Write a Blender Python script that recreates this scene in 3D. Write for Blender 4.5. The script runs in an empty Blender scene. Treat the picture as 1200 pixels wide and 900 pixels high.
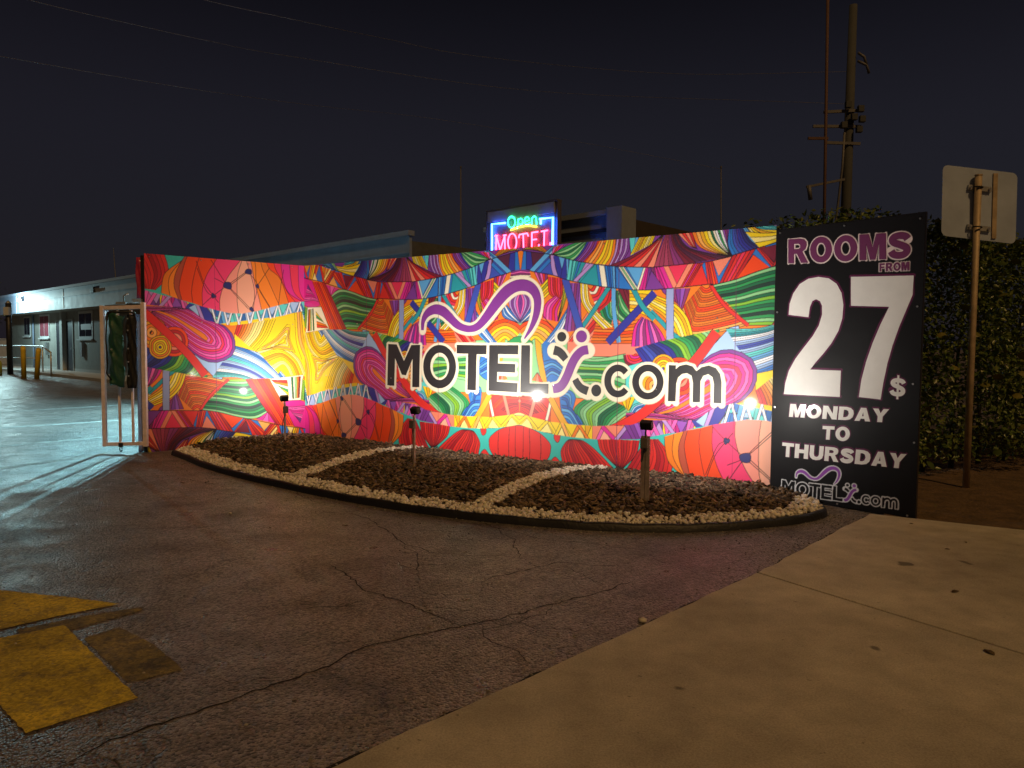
import bpy, bmesh, math, random
import numpy as np
from mathutils import Vector, Matrix
from mathutils.geometry import tessellate_polygon
random.seed(7); RNG = np.random.default_rng(11)
sc = bpy.context.scene
COLL = sc.collection
R = math.radians

# ------------------------------------------------------------------ camera
cam_d = bpy.data.cameras.new('camera'); cam = bpy.data.objects.new('camera', cam_d); COLL.objects.link(cam)
cam_d.sensor_width = 36.0; cam_d.lens = 26.1; cam_d.clip_start = 0.05; cam_d.clip_end = 2000
cam.matrix_world = Matrix.Translation((0, 0, 1.35)) @ Matrix.Rotation(R(90 - 2.990), 4, 'X') @ Matrix.Rotation(R(0.369), 4, 'Z')
sc.camera = cam
# ------------------------------------------------------------------ world (night sky with faint town glow)
w = bpy.data.worlds.new('World'); sc.world = w; w.use_nodes = True
nt = w.node_tree; bg = nt.nodes['Background']
sky = nt.nodes.new('ShaderNodeTexSky'); sky.sky_type = 'NISHITA'; sky.sun_disc = False
sky.sun_elevation = R(6); sky.sun_rotation = R(200)
tint = nt.nodes.new('ShaderNodeMix'); tint.data_type = 'RGBA'; tint.inputs[0].default_value = 0.93
nt.links.new(sky.outputs[0], tint.inputs[6]); tint.inputs[7].default_value = (0.63, 0.55, 0.88, 1)
wtc = nt.nodes.new('ShaderNodeTexCoord'); sep = nt.nodes.new('ShaderNodeSeparateXYZ'); nt.links.new(wtc.outputs['Generated'], sep.inputs[0])
elev = nt.nodes.new('ShaderNodeMapRange'); elev.inputs[1].default_value = 0.22; elev.inputs[2].default_value = 0.52; elev.inputs[3].default_value = 0.0170; elev.inputs[4].default_value = 0.0034; elev.interpolation_type = 'SMOOTHSTEP'
nt.links.new(sep.outputs[2], elev.inputs[0]); nt.links.new(elev.outputs[0], bg.inputs[1]); nt.links.new(tint.outputs[2], bg.inputs[0])
# ------------------------------------------------------------------ sun lamp: the amber street light behind the viewer, far off
sl = bpy.data.lights.new('street_glow', 'SUN'); sl.energy = 0.92; sl.angle = R(4); sl.color = (1.0, 0.57, 0.20)
so = bpy.data.objects.new('street_glow', sl); COLL.objects.link(so)
so.rotation_euler = Vector((-0.25, 0.62, -0.74)).to_track_quat('-Z', 'Y').to_euler()
# ------------------------------------------------------------------ render settings
sc.view_settings.view_transform = 'Standard'; sc.view_settings.look = 'None'; sc.view_settings.gamma = 1; sc.view_settings.exposure = 0
sc.render.engine = 'CYCLES'
sc.cycles.use_denoising = True; sc.cycles.max_bounces = 4; sc.cycles.diffuse_bounces = 2; sc.cycles.glossy_bounces = 2
sc.cycles.sample_clamp_indirect = 4.0; sc.cycles.caustics_reflective = False; sc.cycles.caustics_refractive = False

# ================================================================== helpers
def lin(c):
    return tuple((x / 12.92 if x <= .04045 else ((x + .055) / 1.055) ** 2.4) for x in c)
def hx(s): return lin(tuple(int(s[i:i + 2], 16) / 255 for i in (0, 2, 4)))
MATS = {}
def mat(name, col=(.5, .5, .5), rough=.6, metal=0., emit=None, estr=0., var=0., vscale=8., bump=0., bscale=60., coat=0., spec=.5, attr=None, bdist=.01):
    if name in MATS: return MATS[name]
    m = bpy.data.materials.new(name); m.use_nodes = True; MATS[name] = m
    t = m.node_tree; N = t.nodes; Lk = t.links; b = N['Principled BSDF']
    b.inputs['Base Color'].default_value = (*col, 1); b.inputs['Roughness'].default_value = rough; b.inputs['Metallic'].default_value = metal
    b.inputs['Specular IOR Level'].default_value = spec
    b.inputs['Coat Weight'].default_value = coat; b.inputs['Coat Roughness'].default_value = .12
    if emit:
        b.inputs['Emission Color'].default_value = (*emit, 1); b.inputs['Emission Strength'].default_value = estr
    tc = N.new('ShaderNodeTexCoord'); src = None
    if attr:
        a = N.new('ShaderNodeAttribute'); a.attribute_name = attr; src = a.outputs['Color']; Lk.new(src, b.inputs['Base Color'])
    if var > 0:
        n1 = N.new('ShaderNodeTexNoise'); n1.inputs['Scale'].default_value = vscale; n1.inputs['Detail'].default_value = 6; n1.inputs['Roughness'].default_value = .65
        Lk.new(tc.outputs['Object'], n1.inputs['Vector'])
        mr = N.new('ShaderNodeMapRange'); mr.inputs[1].default_value = .25; mr.inputs[2].default_value = .75; mr.inputs[3].default_value = 1 - var; mr.inputs[4].default_value = 1 + var
        Lk.new(n1.outputs[0], mr.inputs[0])
        mx = N.new('ShaderNodeMix'); mx.data_type = 'RGBA'; mx.blend_type = 'MULTIPLY'; mx.inputs[0].default_value = 1
        if src: Lk.new(src, mx.inputs[6])
        else: mx.inputs[6].default_value = (*col, 1)
        Lk.new(mr.outputs[0], mx.inputs[7]); Lk.new(mx.outputs[2], b.inputs['Base Color'])
        mr2 = N.new('ShaderNodeMapRange'); mr2.inputs[3].default_value = max(0, rough - .12); mr2.inputs[4].default_value = min(1, rough + .12)
        Lk.new(n1.outputs[0], mr2.inputs[0]); Lk.new(mr2.outputs[0], b.inputs['Roughness'])
    if bump > 0:
        n2 = N.new('ShaderNodeTexNoise'); n2.inputs['Scale'].default_value = bscale; n2.inputs['Detail'].default_value = 5
        Lk.new(tc.outputs['Object'], n2.inputs['Vector'])
        bp = N.new('ShaderNodeBump'); bp.inputs['Strength'].default_value = bump; bp.inputs['Distance'].default_value = bdist
        Lk.new(n2.outputs[0], bp.inputs['Height']); Lk.new(bp.outputs[0], b.inputs['Normal'])
    return m

class MB:
    """collects shapes, then links them as one mesh object"""
    def __init__(s): s.v = []; s.f = []
    def add(s, vs, fs):
        o = len(s.v); s.v += [tuple(p) for p in vs]; s.f += [tuple(i + o for i in f) for f in fs]; return s
    def box(s, c, size, M=None):
        x, y, z = (q / 2 for q in size); vs = [Vector((a * x, b * y, d * z)) for a in (-1, 1) for b in (-1, 1) for d in (-1, 1)]
        if M is not None: vs = [M @ p for p in vs]
        c = Vector(c); vs = [p + c for p in vs]
        return s.add(vs, [(0, 1, 3, 2), (4, 6, 7, 5), (0, 4, 5, 1), (2, 3, 7, 6), (0, 2, 6, 4), (1, 5, 7, 3)])
    def beam(s, a, b, w, h, up=(0, 0, 1)):
        a = Vector(a); b = Vector(b); d = (b - a); L = d.length; d.normalize(); u = Vector(up)
        if abs(d.dot(u)) > .98: u = Vector((0, 1, 0))
        sx = d.cross(u).normalized(); u = sx.cross(d).normalized()
        vs = []
        for p in (a, b):
            for i, j in ((-1, -1), (1, -1), (1, 1), (-1, 1)): vs.append(p + sx * i * w / 2 + u * j * h / 2)
        return s.add(vs, [(3, 2, 1, 0), (4, 5, 6, 7), (0, 1, 5, 4), (1, 2, 6, 5), (2, 3, 7, 6), (3, 0, 4, 7)])
    def tube(s, pts, r, n=10, r2=None):
        pts = [Vector(p) for p in pts]; k = len(pts); rings = []; o = len(s.v)
        prev = None
        for i, p in enumerate(pts):
            d = (pts[min(i + 1, k - 1)] - pts[max(i - 1, 0)]).normalized()
            if prev is None:
                a = Vector((0, 0, 1)) if abs(d.z) < .9 else Vector((1, 0, 0)); sx = d.cross(a).normalized()
            else: sx = (prev - d * prev.dot(d)).normalized()
            prev = sx; sy = d.cross(sx); rr = r if r2 is None else r + (r2 - r) * i / (k - 1)
            for j in range(n):
                t = 2 * math.pi * j / n; s.v.append(tuple(p + (sx * math.cos(t) + sy * math.sin(t)) * rr))
        for i in range(k - 1):
            for j in range(n):
                s.f.append((o + i * n + j, o + i * n + (j + 1) % n, o + (i + 1) * n + (j + 1) % n, o + (i + 1) * n + j))
        s.f.append(tuple(o + j for j in reversed(range(n)))); s.f.append(tuple(o + (k - 1) * n + j for j in range(n)))
        return s
    def prism(s, poly, z0, z1):
        n = len(poly); vs = [(x, y, z0) for x, y in poly] + [(x, y, z1) for x, y in poly]
        tris = tessellate_polygon([[Vector((x, y, 0)) for x, y in poly]])
        fs = []
        for a, b, c in tris:
            cr = (Vector(poly[b]) - Vector(poly[a])).to_3d().cross((Vector(poly[c]) - Vector(poly[a])).to_3d()).z
            if cr < 0: b, c = c, b
            fs += [(a + n, b + n, c + n), (c, b, a)]
        area = sum(poly[i][0] * poly[(i + 1) % n][1] - poly[(i + 1) % n][0] * poly[i][1] for i in range(n))
        for i in range(n):
            j = (i + 1) % n; fs.append((i, j, j + n, i + n) if area > 0 else (j, i, i + n, j + n))
        return s.add(vs, fs)
    def build(s, name, m, parent=None, smooth=False, bevel=0.):
        me = bpy.data.meshes.new(name); me.from_pydata(s.v, [], s.f); me.update()
        return link(name, me, m, parent, smooth, bevel)
def link(name, me, m, parent=None, smooth=False, bevel=0.):
    o = bpy.data.objects.new(name, me); COLL.objects.link(o)
    if m: me.materials.append(m)
    if smooth: me.polygons.foreach_set('use_smooth', [True] * len(me.polygons))
    if parent:
        o.parent = parent; o.matrix_parent_inverse = Matrix.Translation(-parent.location) if parent.parent is None and parent.type == 'EMPTY' else Matrix.Identity(4)
    if bevel > 0:
        md = o.modifiers.new('bevel', 'BEVEL'); md.width = bevel; md.segments = 2; md.limit_method = 'ANGLE'; md.angle_limit = R(40)
    return o
def tag(o, label, cat, group=None):
    o['label'] = label; o['category'] = cat
    if group: o['group'] = group
    return o
def empty(name, loc, label, cat, group=None):
    o = bpy.data.objects.new(name, None); COLL.objects.link(o); o.location = loc; o.empty_display_size = .2
    return tag(o, label, cat, group)
def struct(o): o['kind'] = 'structure'; return o
def stuff(o): o['kind'] = 'stuff'; return o
def V3(p, z): return Vector((p[0], p[1], z))
def grid_mesh(name, P, C, attr='Col'):
    """P (h,w,3) points, C (h,w,3) linear colours -> grid mesh with a point colour attribute"""
    h, wd = P.shape[:2]; me = bpy.data.meshes.new(name)
    idx = np.arange(h * wd).reshape(h, wd); q = np.stack([idx[:-1, :-1], idx[:-1, 1:], idx[1:, 1:], idx[1:, :-1]], -1).reshape(-1, 4)
    me.vertices.add(h * wd); me.vertices.foreach_set('co', P.reshape(-1).astype(np.float32))
    nf = len(q); me.loops.add(nf * 4); me.loops.foreach_set('vertex_index', q.reshape(-1).astype(np.int32))
    me.polygons.add(nf); me.polygons.foreach_set('loop_start', np.arange(0, nf * 4, 4, dtype=np.int32))
    me.update(calc_edges=True)
    if C is not None:
        a = me.color_attributes.new(attr, 'FLOAT_COLOR', 'POINT'); c4 = np.ones((h * wd, 4), np.float32); c4[:, :3] = C.reshape(-1, 3)
        a.data.foreach_set('color', c4.reshape(-1))
    return me
def soup(name, V, Fc, cols=None):
    """V (n,k,3) copies of one small solid with faces Fc (f,m): one mesh"""
    n, k = V.shape[:2]; f, m = Fc.shape; me = bpy.data.meshes.new(name)
    me.vertices.add(n * k); me.vertices.foreach_set('co', V.reshape(-1).astype(np.float32))
    q = (Fc[None] + (np.arange(n) * k)[:, None, None]).reshape(-1)
    me.loops.add(len(q)); me.loops.foreach_set('vertex_index', q.astype(np.int32))
    me.polygons.add(n * f); me.polygons.foreach_set('loop_start', np.arange(0, n * f * m, m, dtype=np.int32)); me.update(calc_edges=True)
    if cols is not None:
        a = me.color_attributes.new('Col', 'FLOAT_COLOR', 'POINT'); c4 = np.ones((n, k, 4), np.float32); c4[:, :, :3] = cols[:, None, :]
        a.data.foreach_set('color', c4.reshape(-1))
    return me
def noise2(x, y, s=1.0, seed=0):
    r = np.random.default_rng(seed); out = 0
    for i in range(7):
        a = r.uniform(0, 6.28); k = s * r.uniform(.6, 2.2); p = r.uniform(0, 6.28); out = out + np.sin((x * math.cos(a) + y * math.sin(a)) * k + p)
    return out / 7

# ================================================================== measured places (metres; viewer at x=0, y=0)
LW = Vector((-4.495, 9.117)); SW = Vector((-2.917, 10.444)); MW = Vector((0.0855, 8.384)); RW = Vector((2.364, 6.728))
LEN_W, LEN_S, LEN_R = 2.0617, 3.6415, 2.8164; WALL_H = 2.44
def wall_pt(s, v, off=0.):
    """s metres along the wall from its kaleidoscope centre (left negative), v height, off = proud of the face"""
    if s >= 0: a, b, t = MW, RW, s / LEN_R
    elif s >= -LEN_S: a, b, t = MW, SW, -s / LEN_S
    else: a, b, t = SW, LW, (-s - LEN_S) / LEN_W
    p = a.lerp(b, t) if 0 <= t <= 1 else a + (b - a) * t
    d = (b - a).normalized(); n = Vector((d.y, -d.x)); n = n if n.dot(-a) > 0 else -n
    return Vector((p.x + n.x * off, p.y + n.y * off, v))
SA = Vector((2.350, 6.685)); SB = Vector((3.160, 5.745)); SD = (SB - SA).normalized(); SN = Vector((SD.y, -SD.x))
if SN.dot(-SA) < 0: SN = -SN
def sign_pt(x, z, off=0.): return Vector((SA.x + SD.x * x + SN.x * off, SA.y + SD.y * x + SN.y * off, z))
PAL = {'orange': 'f07d24','dorange': 'e0601c','orangered': 'f5491a','orange2': 'ff8a2a','lorange': 'f9ae56','red': 'e2302c','dred': 'c2222c','pinkred': 'ea3558','maroon': '7c2036','dplum': '572441','plum': '8d3573','rose': 'a73e5e','salmon': 'f2876c','salmon2': 'ff9d8c','lsalmon': 'fdb296','rosepink': 'f93f76','magenta': 'dd2a92','pink': 'ef62b4','purple': '7d3a94','violet': '9550b4','violet2': '863a97','lilac': 'b98fd0','lav': '97a2cf','indigo': '34369a','navy': '2c2f72','blue': '2f77c8','blue2': '3f52b4','dblue': '2358ae','sky': '5fa8e0','lblue': 'a5c4ee','teal': '2a9aa6','teal2': '3dbdb2','aqua': '5fd2cf','green': '2f9a55','dgreen': '1d6b46','lgreen': '8fcf8f','lime': '86bf36','olive': 'a5a52c','blackg': '1c3a33','yellow': 'f6d21e','lyellow': 'fbe68a','mustard': 'e9a820','cream': 'f6ead0','white': 'f4f4fa','brown': 'b9503a','ink': '2e2b2e','signpurple': '5e2348','rosewhite': 'e3cfc9'}
LET = [('P','ink',[(-202.9,135.5),(-188.5,135.1),(-175.9,114.1),(-163.4,134.4),(-149.0,134.8),(-150.5,82.0),(-161.9,81.9),(-161.3,117.5),(-172.7,96.3),(-179.5,96.9),(-191.3,117.8),(-192.9,82.3),(-204.8,82.7)],None),('P','ink',[(-91.9,108.9),(-92.2,104.8),(-93.1,100.8),(-94.6,97.0),(-96.7,93.4),(-99.3,90.2),(-102.3,87.4),(-105.7,85.2),(-109.4,83.5),(-113.4,82.3),(-117.4,81.9),(-121.5,82.0),(-125.5,82.9),(-129.3,84.3),(-132.8,86.4),(-136.0,89.0),(-138.7,92.1),(-140.9,95.6),(-142.5,99.5),(-143.5,103.6),(-143.8,107.8),(-143.5,112.0),(-142.5,116.1),(-140.9,120.0),(-138.8,123.6),(-136.0,126.8),(-132.9,129.6),(-129.3,131.8),(-125.6,133.4),(-121.6,134.4),(-117.5,134.7),(-113.5,134.4),(-109.5,133.5),(-105.8,131.9),(-102.4,129.8),(-99.4,127.2),(-96.8,124.1),(-94.7,120.6),(-93.2,116.9),(-92.2,113.0)],[(-102.5,109.0),(-102.6,106.4),(-103.2,103.9),(-104.1,101.5),(-105.2,99.3),(-106.7,97.2),(-108.5,95.5),(-110.5,94.1),(-112.6,93.0),(-114.9,92.3),(-117.2,92.1),(-119.5,92.2),(-121.8,92.7),(-124.0,93.7),(-126.0,95.0),(-127.8,96.6),(-129.4,98.6),(-130.6,100.8),(-131.5,103.2),(-132.1,105.8),(-132.3,108.4),(-132.1,111.0),(-131.5,113.6),(-130.6,116.0),(-129.4,118.3),(-127.8,120.3),(-126.0,122.0),(-124.0,123.4),(-121.9,124.5),(-119.6,125.1),(-117.3,125.3),(-114.9,125.2),(-112.7,124.6),(-110.5,123.6),(-108.6,122.3),(-106.8,120.6),(-105.3,118.7),(-104.1,116.5),(-103.2,114.1),(-102.7,111.6)]),('P','ink',[(-90.8,134.9),(-46.4,134.7),(-46.8,124.2),(-61.0,124.2),(-61.9,81.8),(-74.6,81.7),(-73.6,124.6),(-90.8,124.7)],None),('P','ink',[(-42.5,134.8),(-2.0,135.0),(-2.3,124.7),(-29.9,124.7),(-30.2,113.9),(-5.9,113.7),(-6.3,104.0),(-31.0,104.1),(-31.4,92.9),(-2.7,92.1),(-3.4,81.7),(-43.3,81.9)],None),('P','ink',[(2.4,135.0),(14.0,135.1),(13.8,92.5),(39.1,92.8),(38.8,81.9),(1.3,82.1)],None),('P','ink',[(136.5,88.5),(135.1,86.8),(133.4,85.3),(131.7,84.0),(129.7,83.1),(127.7,82.4),(125.6,82.0),(123.5,81.9),(121.4,82.1),(119.3,82.7),(117.4,83.5),(115.5,84.7),(113.8,86.1),(112.4,87.7),(111.1,89.6),(110.1,91.6),(109.3,93.7),(108.9,96.0),(108.7,98.3),(108.8,100.6),(109.2,102.9),(109.9,105.1),(110.8,107.2),(112.0,109.1),(113.5,110.9),(115.1,112.4),(116.9,113.6),(118.8,114.6),(120.9,115.3),(123.0,115.7),(125.1,115.7),(127.2,115.5),(129.2,114.9),(131.2,114.1),(133.0,113.0),(134.7,111.6),(136.1,110.0),(131.1,105.5),(130.3,106.4),(129.4,107.2),(128.5,107.9),(127.4,108.4),(126.3,108.7),(125.2,108.9),(124.1,108.8),(123.0,108.6),(121.9,108.2),(120.9,107.6),(119.9,106.9),(119.0,106.0),(118.3,105.0),(117.6,103.8),(117.1,102.6),(116.8,101.3),(116.6,99.9),(116.5,98.6),(116.6,97.2),(116.9,95.9),(117.3,94.6),(117.8,93.4),(118.5,92.3),(119.3,91.3),(120.1,90.5),(121.1,89.8),(122.2,89.3),(123.3,89.0),(124.4,88.8),(125.5,88.9),(126.6,89.1),(127.7,89.5),(128.7,90.0),(129.7,90.8),(130.6,91.6),(131.3,92.6)],None),('P','ink',[(175.3,99.5),(175.1,96.7),(174.5,94.1),(173.6,91.5),(172.2,89.1),(170.6,87.0),(168.6,85.1),(166.3,83.6),(163.9,82.4),(161.3,81.7),(158.6,81.3),(155.9,81.4),(153.3,81.9),(150.7,82.9),(148.4,84.2),(146.3,85.9),(144.4,88.0),(143.0,90.3),(141.9,92.8),(141.2,95.5),(140.9,98.3),(141.1,101.1),(141.7,103.8),(142.7,106.4),(144.1,108.8),(145.9,111.0),(147.9,112.9),(150.2,114.3),(152.7,115.5),(155.3,116.2),(158.0,116.4),(160.7,116.3),(163.3,115.7),(165.8,114.7),(168.1,113.3),(170.1,111.6),(171.9,109.6),(173.3,107.3),(174.3,104.8),(175.0,102.2)],[(168.1,99.2),(168.0,97.5),(167.7,95.9),(167.1,94.3),(166.4,92.8),(165.4,91.5),(164.3,90.3),(163.0,89.4),(161.6,88.7),(160.0,88.2),(158.5,88.0),(157.0,88.1),(155.4,88.4),(154.0,89.0),(152.6,89.9),(151.4,90.9),(150.4,92.2),(149.5,93.6),(148.9,95.2),(148.5,96.8),(148.4,98.5),(148.5,100.3),(148.8,101.9),(149.4,103.5),(150.2,105.0),(151.2,106.4),(152.3,107.5),(153.7,108.5),(155.1,109.1),(156.6,109.6),(158.1,109.7),(159.7,109.7),(161.2,109.3),(162.6,108.7),(163.9,107.8),(165.1,106.8),(166.1,105.5),(167.0,104.1),(167.6,102.5),(168.0,100.9)]),('P','ink',[(105.0,88.2),(104.9,87.2),(104.7,86.2),(104.4,85.3),(103.9,84.5),(103.3,83.7),(102.7,83.0),(101.9,82.5),(101.0,82.1),(100.1,81.8),(99.2,81.7),(98.3,81.7),(97.4,81.9),(96.6,82.2),(95.8,82.7),(95.1,83.3),(94.5,84.0),(94.0,84.9),(93.6,85.8),(93.4,86.7),(93.3,87.7),(93.3,88.7),(93.5,89.6),(93.9,90.6),(94.4,91.4),(94.9,92.2),(95.6,92.9),(96.4,93.4),(97.3,93.8),(98.2,94.1),(99.1,94.2),(100.0,94.2),(100.9,94.0),(101.7,93.6),(102.5,93.1),(103.2,92.5),(103.8,91.8),(104.3,91.0),(104.7,90.1),(104.9,89.2)],None),('P','ink',[(180.7,116.5),(187.9,116.3),(187.9,112.6),(192.0,115.9),(198.5,117.4),(205.0,115.7),(209.2,111.1),(214.1,115.0),(221.5,116.9),(228.3,114.6),(232.6,109.1),(234.2,101.5),(234.3,81.4),(226.9,81.3),(226.9,99.5),(225.3,106.0),(221.0,108.8),(216.0,106.9),(213.4,101.7),(213.3,81.3),(206.0,81.1),(206.0,99.7),(204.4,106.6),(199.6,109.1),(194.4,108.0),(190.4,104.4),(188.6,98.2),(188.2,81.0),(180.2,80.7)],None),('P','ink',[(61.3,144.5),(61.2,143.7),(61.0,142.9),(60.7,142.1),(60.3,141.4),(59.7,140.8),(59.0,140.3),(58.3,139.8),(57.5,139.5),(56.6,139.3),(55.7,139.2),(54.9,139.3),(54.0,139.5),(53.2,139.8),(52.4,140.2),(51.7,140.8),(51.1,141.4),(50.7,142.1),(50.3,142.9),(50.1,143.7),(50.0,144.5),(50.1,145.3),(50.3,146.1),(50.6,146.9),(51.1,147.6),(51.6,148.2),(52.3,148.7),(53.1,149.1),(53.9,149.4),(54.7,149.6),(55.6,149.7),(56.5,149.6),(57.4,149.4),(58.2,149.1),(58.9,148.7),(59.6,148.1),(60.2,147.5),(60.6,146.8),(61.0,146.1),(61.2,145.3)],None),('P','violet2',[(87.1,144.7),(87.0,143.7),(86.8,142.8),(86.4,141.9),(85.9,141.0),(85.2,140.3),(84.4,139.6),(83.6,139.1),(82.6,138.7),(81.6,138.5),(80.5,138.4),(79.5,138.5),(78.5,138.7),(77.5,139.1),(76.6,139.6),(75.8,140.2),(75.1,141.0),(74.5,141.9),(74.1,142.8),(73.9,143.7),(73.8,144.8),(73.8,145.8),(74.1,146.7),(74.5,147.6),(75.0,148.5),(75.7,149.2),(76.5,149.9),(77.3,150.4),(78.3,150.8),(79.3,151.0),(80.4,151.1),(81.4,151.0),(82.4,150.7),(83.4,150.4),(84.3,149.8),(85.1,149.2),(85.8,148.4),(86.3,147.6),(86.7,146.7),(87.0,145.7)],None),('T','ink',[(45.8,130.1,5.1),(52.3,128.2,4.9),(57.4,124.3,4.7),(61.1,120.1,4.1)]),('T','violet2',[(88.8,130.8,4.8),(81.3,129.2,4.8),(74.0,123.0,5.0),(68.0,113.2,5.2),(64.1,104.4,5.1),(58.5,94.5,5.1),(52.8,89.4,5.1),(44.9,87.5,4.9)]),('T','ink',[(73.2,98.9,3.9),(75.9,94.5,4.2),(81.1,89.7,4.4),(88.9,86.9,4.6)]),('T','violet2',[(-145.0,152.9,2.1),(-144.2,162.8,3.0),(-139.8,171.1,4.4),(-132.2,176.2,5.4),(-122.4,178.0,6.0),(-111.7,175.0,6.1),(-102.1,168.2,5.6),(-91.6,159.9,4.9),(-82.2,155.6,4.2),(-70.2,153.9,3.9),(-58.4,157.4,4.6),(-45.9,168.7,5.7),(-31.9,184.0,6.8),(-18.2,195.9,7.0),(-4.7,201.7,6.6),(8.8,201.4,6.3),(18.8,195.5,5.7),(23.5,185.9,5.0),(23.2,174.3,4.5),(20.0,163.5,3.7),(14.2,152.6,2.5),(6.3,142.3,0.8)])]
LETNAMES = ['letter','letter','letter','letter','letter','letter','letter','full_stop','letter','figure_head','figure_head','figure_arm','figure_body','figure_leg','swoosh']
CRACKS = [(0.0056,[(-1.441,2.267),(-1.348,2.443),(-1.14,2.632),(-0.911,2.895),(-0.726,3.123),(-0.608,3.28),(-0.389,3.382),(-0.156,3.491),(0.094,3.713),(0.278,3.854),(0.479,4.036),(0.721,4.22)]),(0.0049,[(-1.125,4.515),(-0.897,4.187),(-0.795,4.04),(-0.598,3.838),(-0.329,3.599),(-0.217,3.49)]),(0.0049,[(-1.334,5.917),(-1.031,5.579),(-0.879,5.249),(-0.746,4.978),(-0.547,4.754),(-0.32,4.682),(0.007,4.728)]),(0.0034999999999999996,[(-0.746,4.978),(-0.619,4.753),(-0.581,4.387),(-0.543,4.289)]),(0.0042,[(-0.21,4.14),(-0.083,4.282),(0.11,4.402),(0.299,4.546),(0.53,4.48),(0.751,4.556)]),(0.0034999999999999996,[(-0.481,6.004),(-0.12,5.444),(0.007,5.154),(0.088,4.634)]),(0.0034999999999999996,[(-1.225,6.243),(-0.666,5.786),(-0.25,5.519),(0.245,5.113),(0.698,4.948),(1.114,4.753)]),(0.0034999999999999996,[(-0.16,3.568),(-0.092,3.387),(0.008,3.243),(0.122,3.051)]),(0.0034999999999999996,[(-3.14,8.494),(-2.244,7.191),(-1.902,6.581),(-1.621,6.231)]),(0.0042,[(-2.027,3.286),(-1.953,3.122),(-1.938,2.957),(-1.883,2.794)]),(0.0028,[(0.299,4.546),(0.45,4.214),(0.553,4.066)]),(0.0028,[(-2.779,5.323),(-2.311,5.386),(-1.949,5.609),(-1.708,5.906)]),(0.0034999999999999996,[(-0.722,3.902),(-0.868,3.744),(-1.072,3.692),(-1.239,3.549)]),(0.0028,[(0.282,3.921),(0.179,3.666),(-0.154,3.438)])]
ARROW_HEAD = [(-3.468,4.134),(-2.777,3.972),(-2.345,3.871),(-2.022,3.773),(-2.253,3.577),(-2.397,3.421),(-2.607,3.183)]
ARROW_STEM = [(-2.131,3.479),(-1.415,2.759),(-1.671,2.495),(-2.473,3.204)]
ARROW_OLD = [(-1.95,3.327),(-1.858,3.462),(-1.6,3.264),(-1.352,3.005),(-1.519,2.886)]
ARROW_OLD2 = [(-2.318,3.422),(-2.1,3.602),(-1.873,3.738),(-1.864,3.677),(-2.115,3.354),(-2.232,3.322)]
LOT_LINES = [((-12.953,15.183),(-10.607,20.468)),((-10.845,12.701),(-8.406,16.209)),((-9.141,10.413),(-6.729,12.966)),((-7.475,8.505),(-5.61,10.8)),((-5.955,6.763),(-4.809,9.251))]
SIGN_W = 1.246
SIGN_H = 2.39
WORDS = [('ROOMS',[(11.67,229.62),(113.74,225.25),(12.26,208.46),(114.68,204.6)],'p','rosewhite',2.0),('FROM',[(90.74,202.3),(113.44,201.91),(90.94,195.97),(113.66,195.2)],'p','rosewhite',1.3),('$',[(101.98,111.55),(114.26,110.87),(101.62,96.56),(114.2,96.12)],'w','signpurple',1.6),('MONDAY',[(17.73,84.83),(101.96,85.9),(16.69,73.23),(101.19,75.13)],'w','signpurple',1.8),('TO',[(47.83,67.9),(71.3,68.73),(47.21,56.37),(71.06,56.95)],'w','signpurple',1.8),('THURSDAY',[(11.13,49.83),(116.19,51.32),(10.78,37.14),(114.95,39.73)],'w','signpurple',1.8)]
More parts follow.
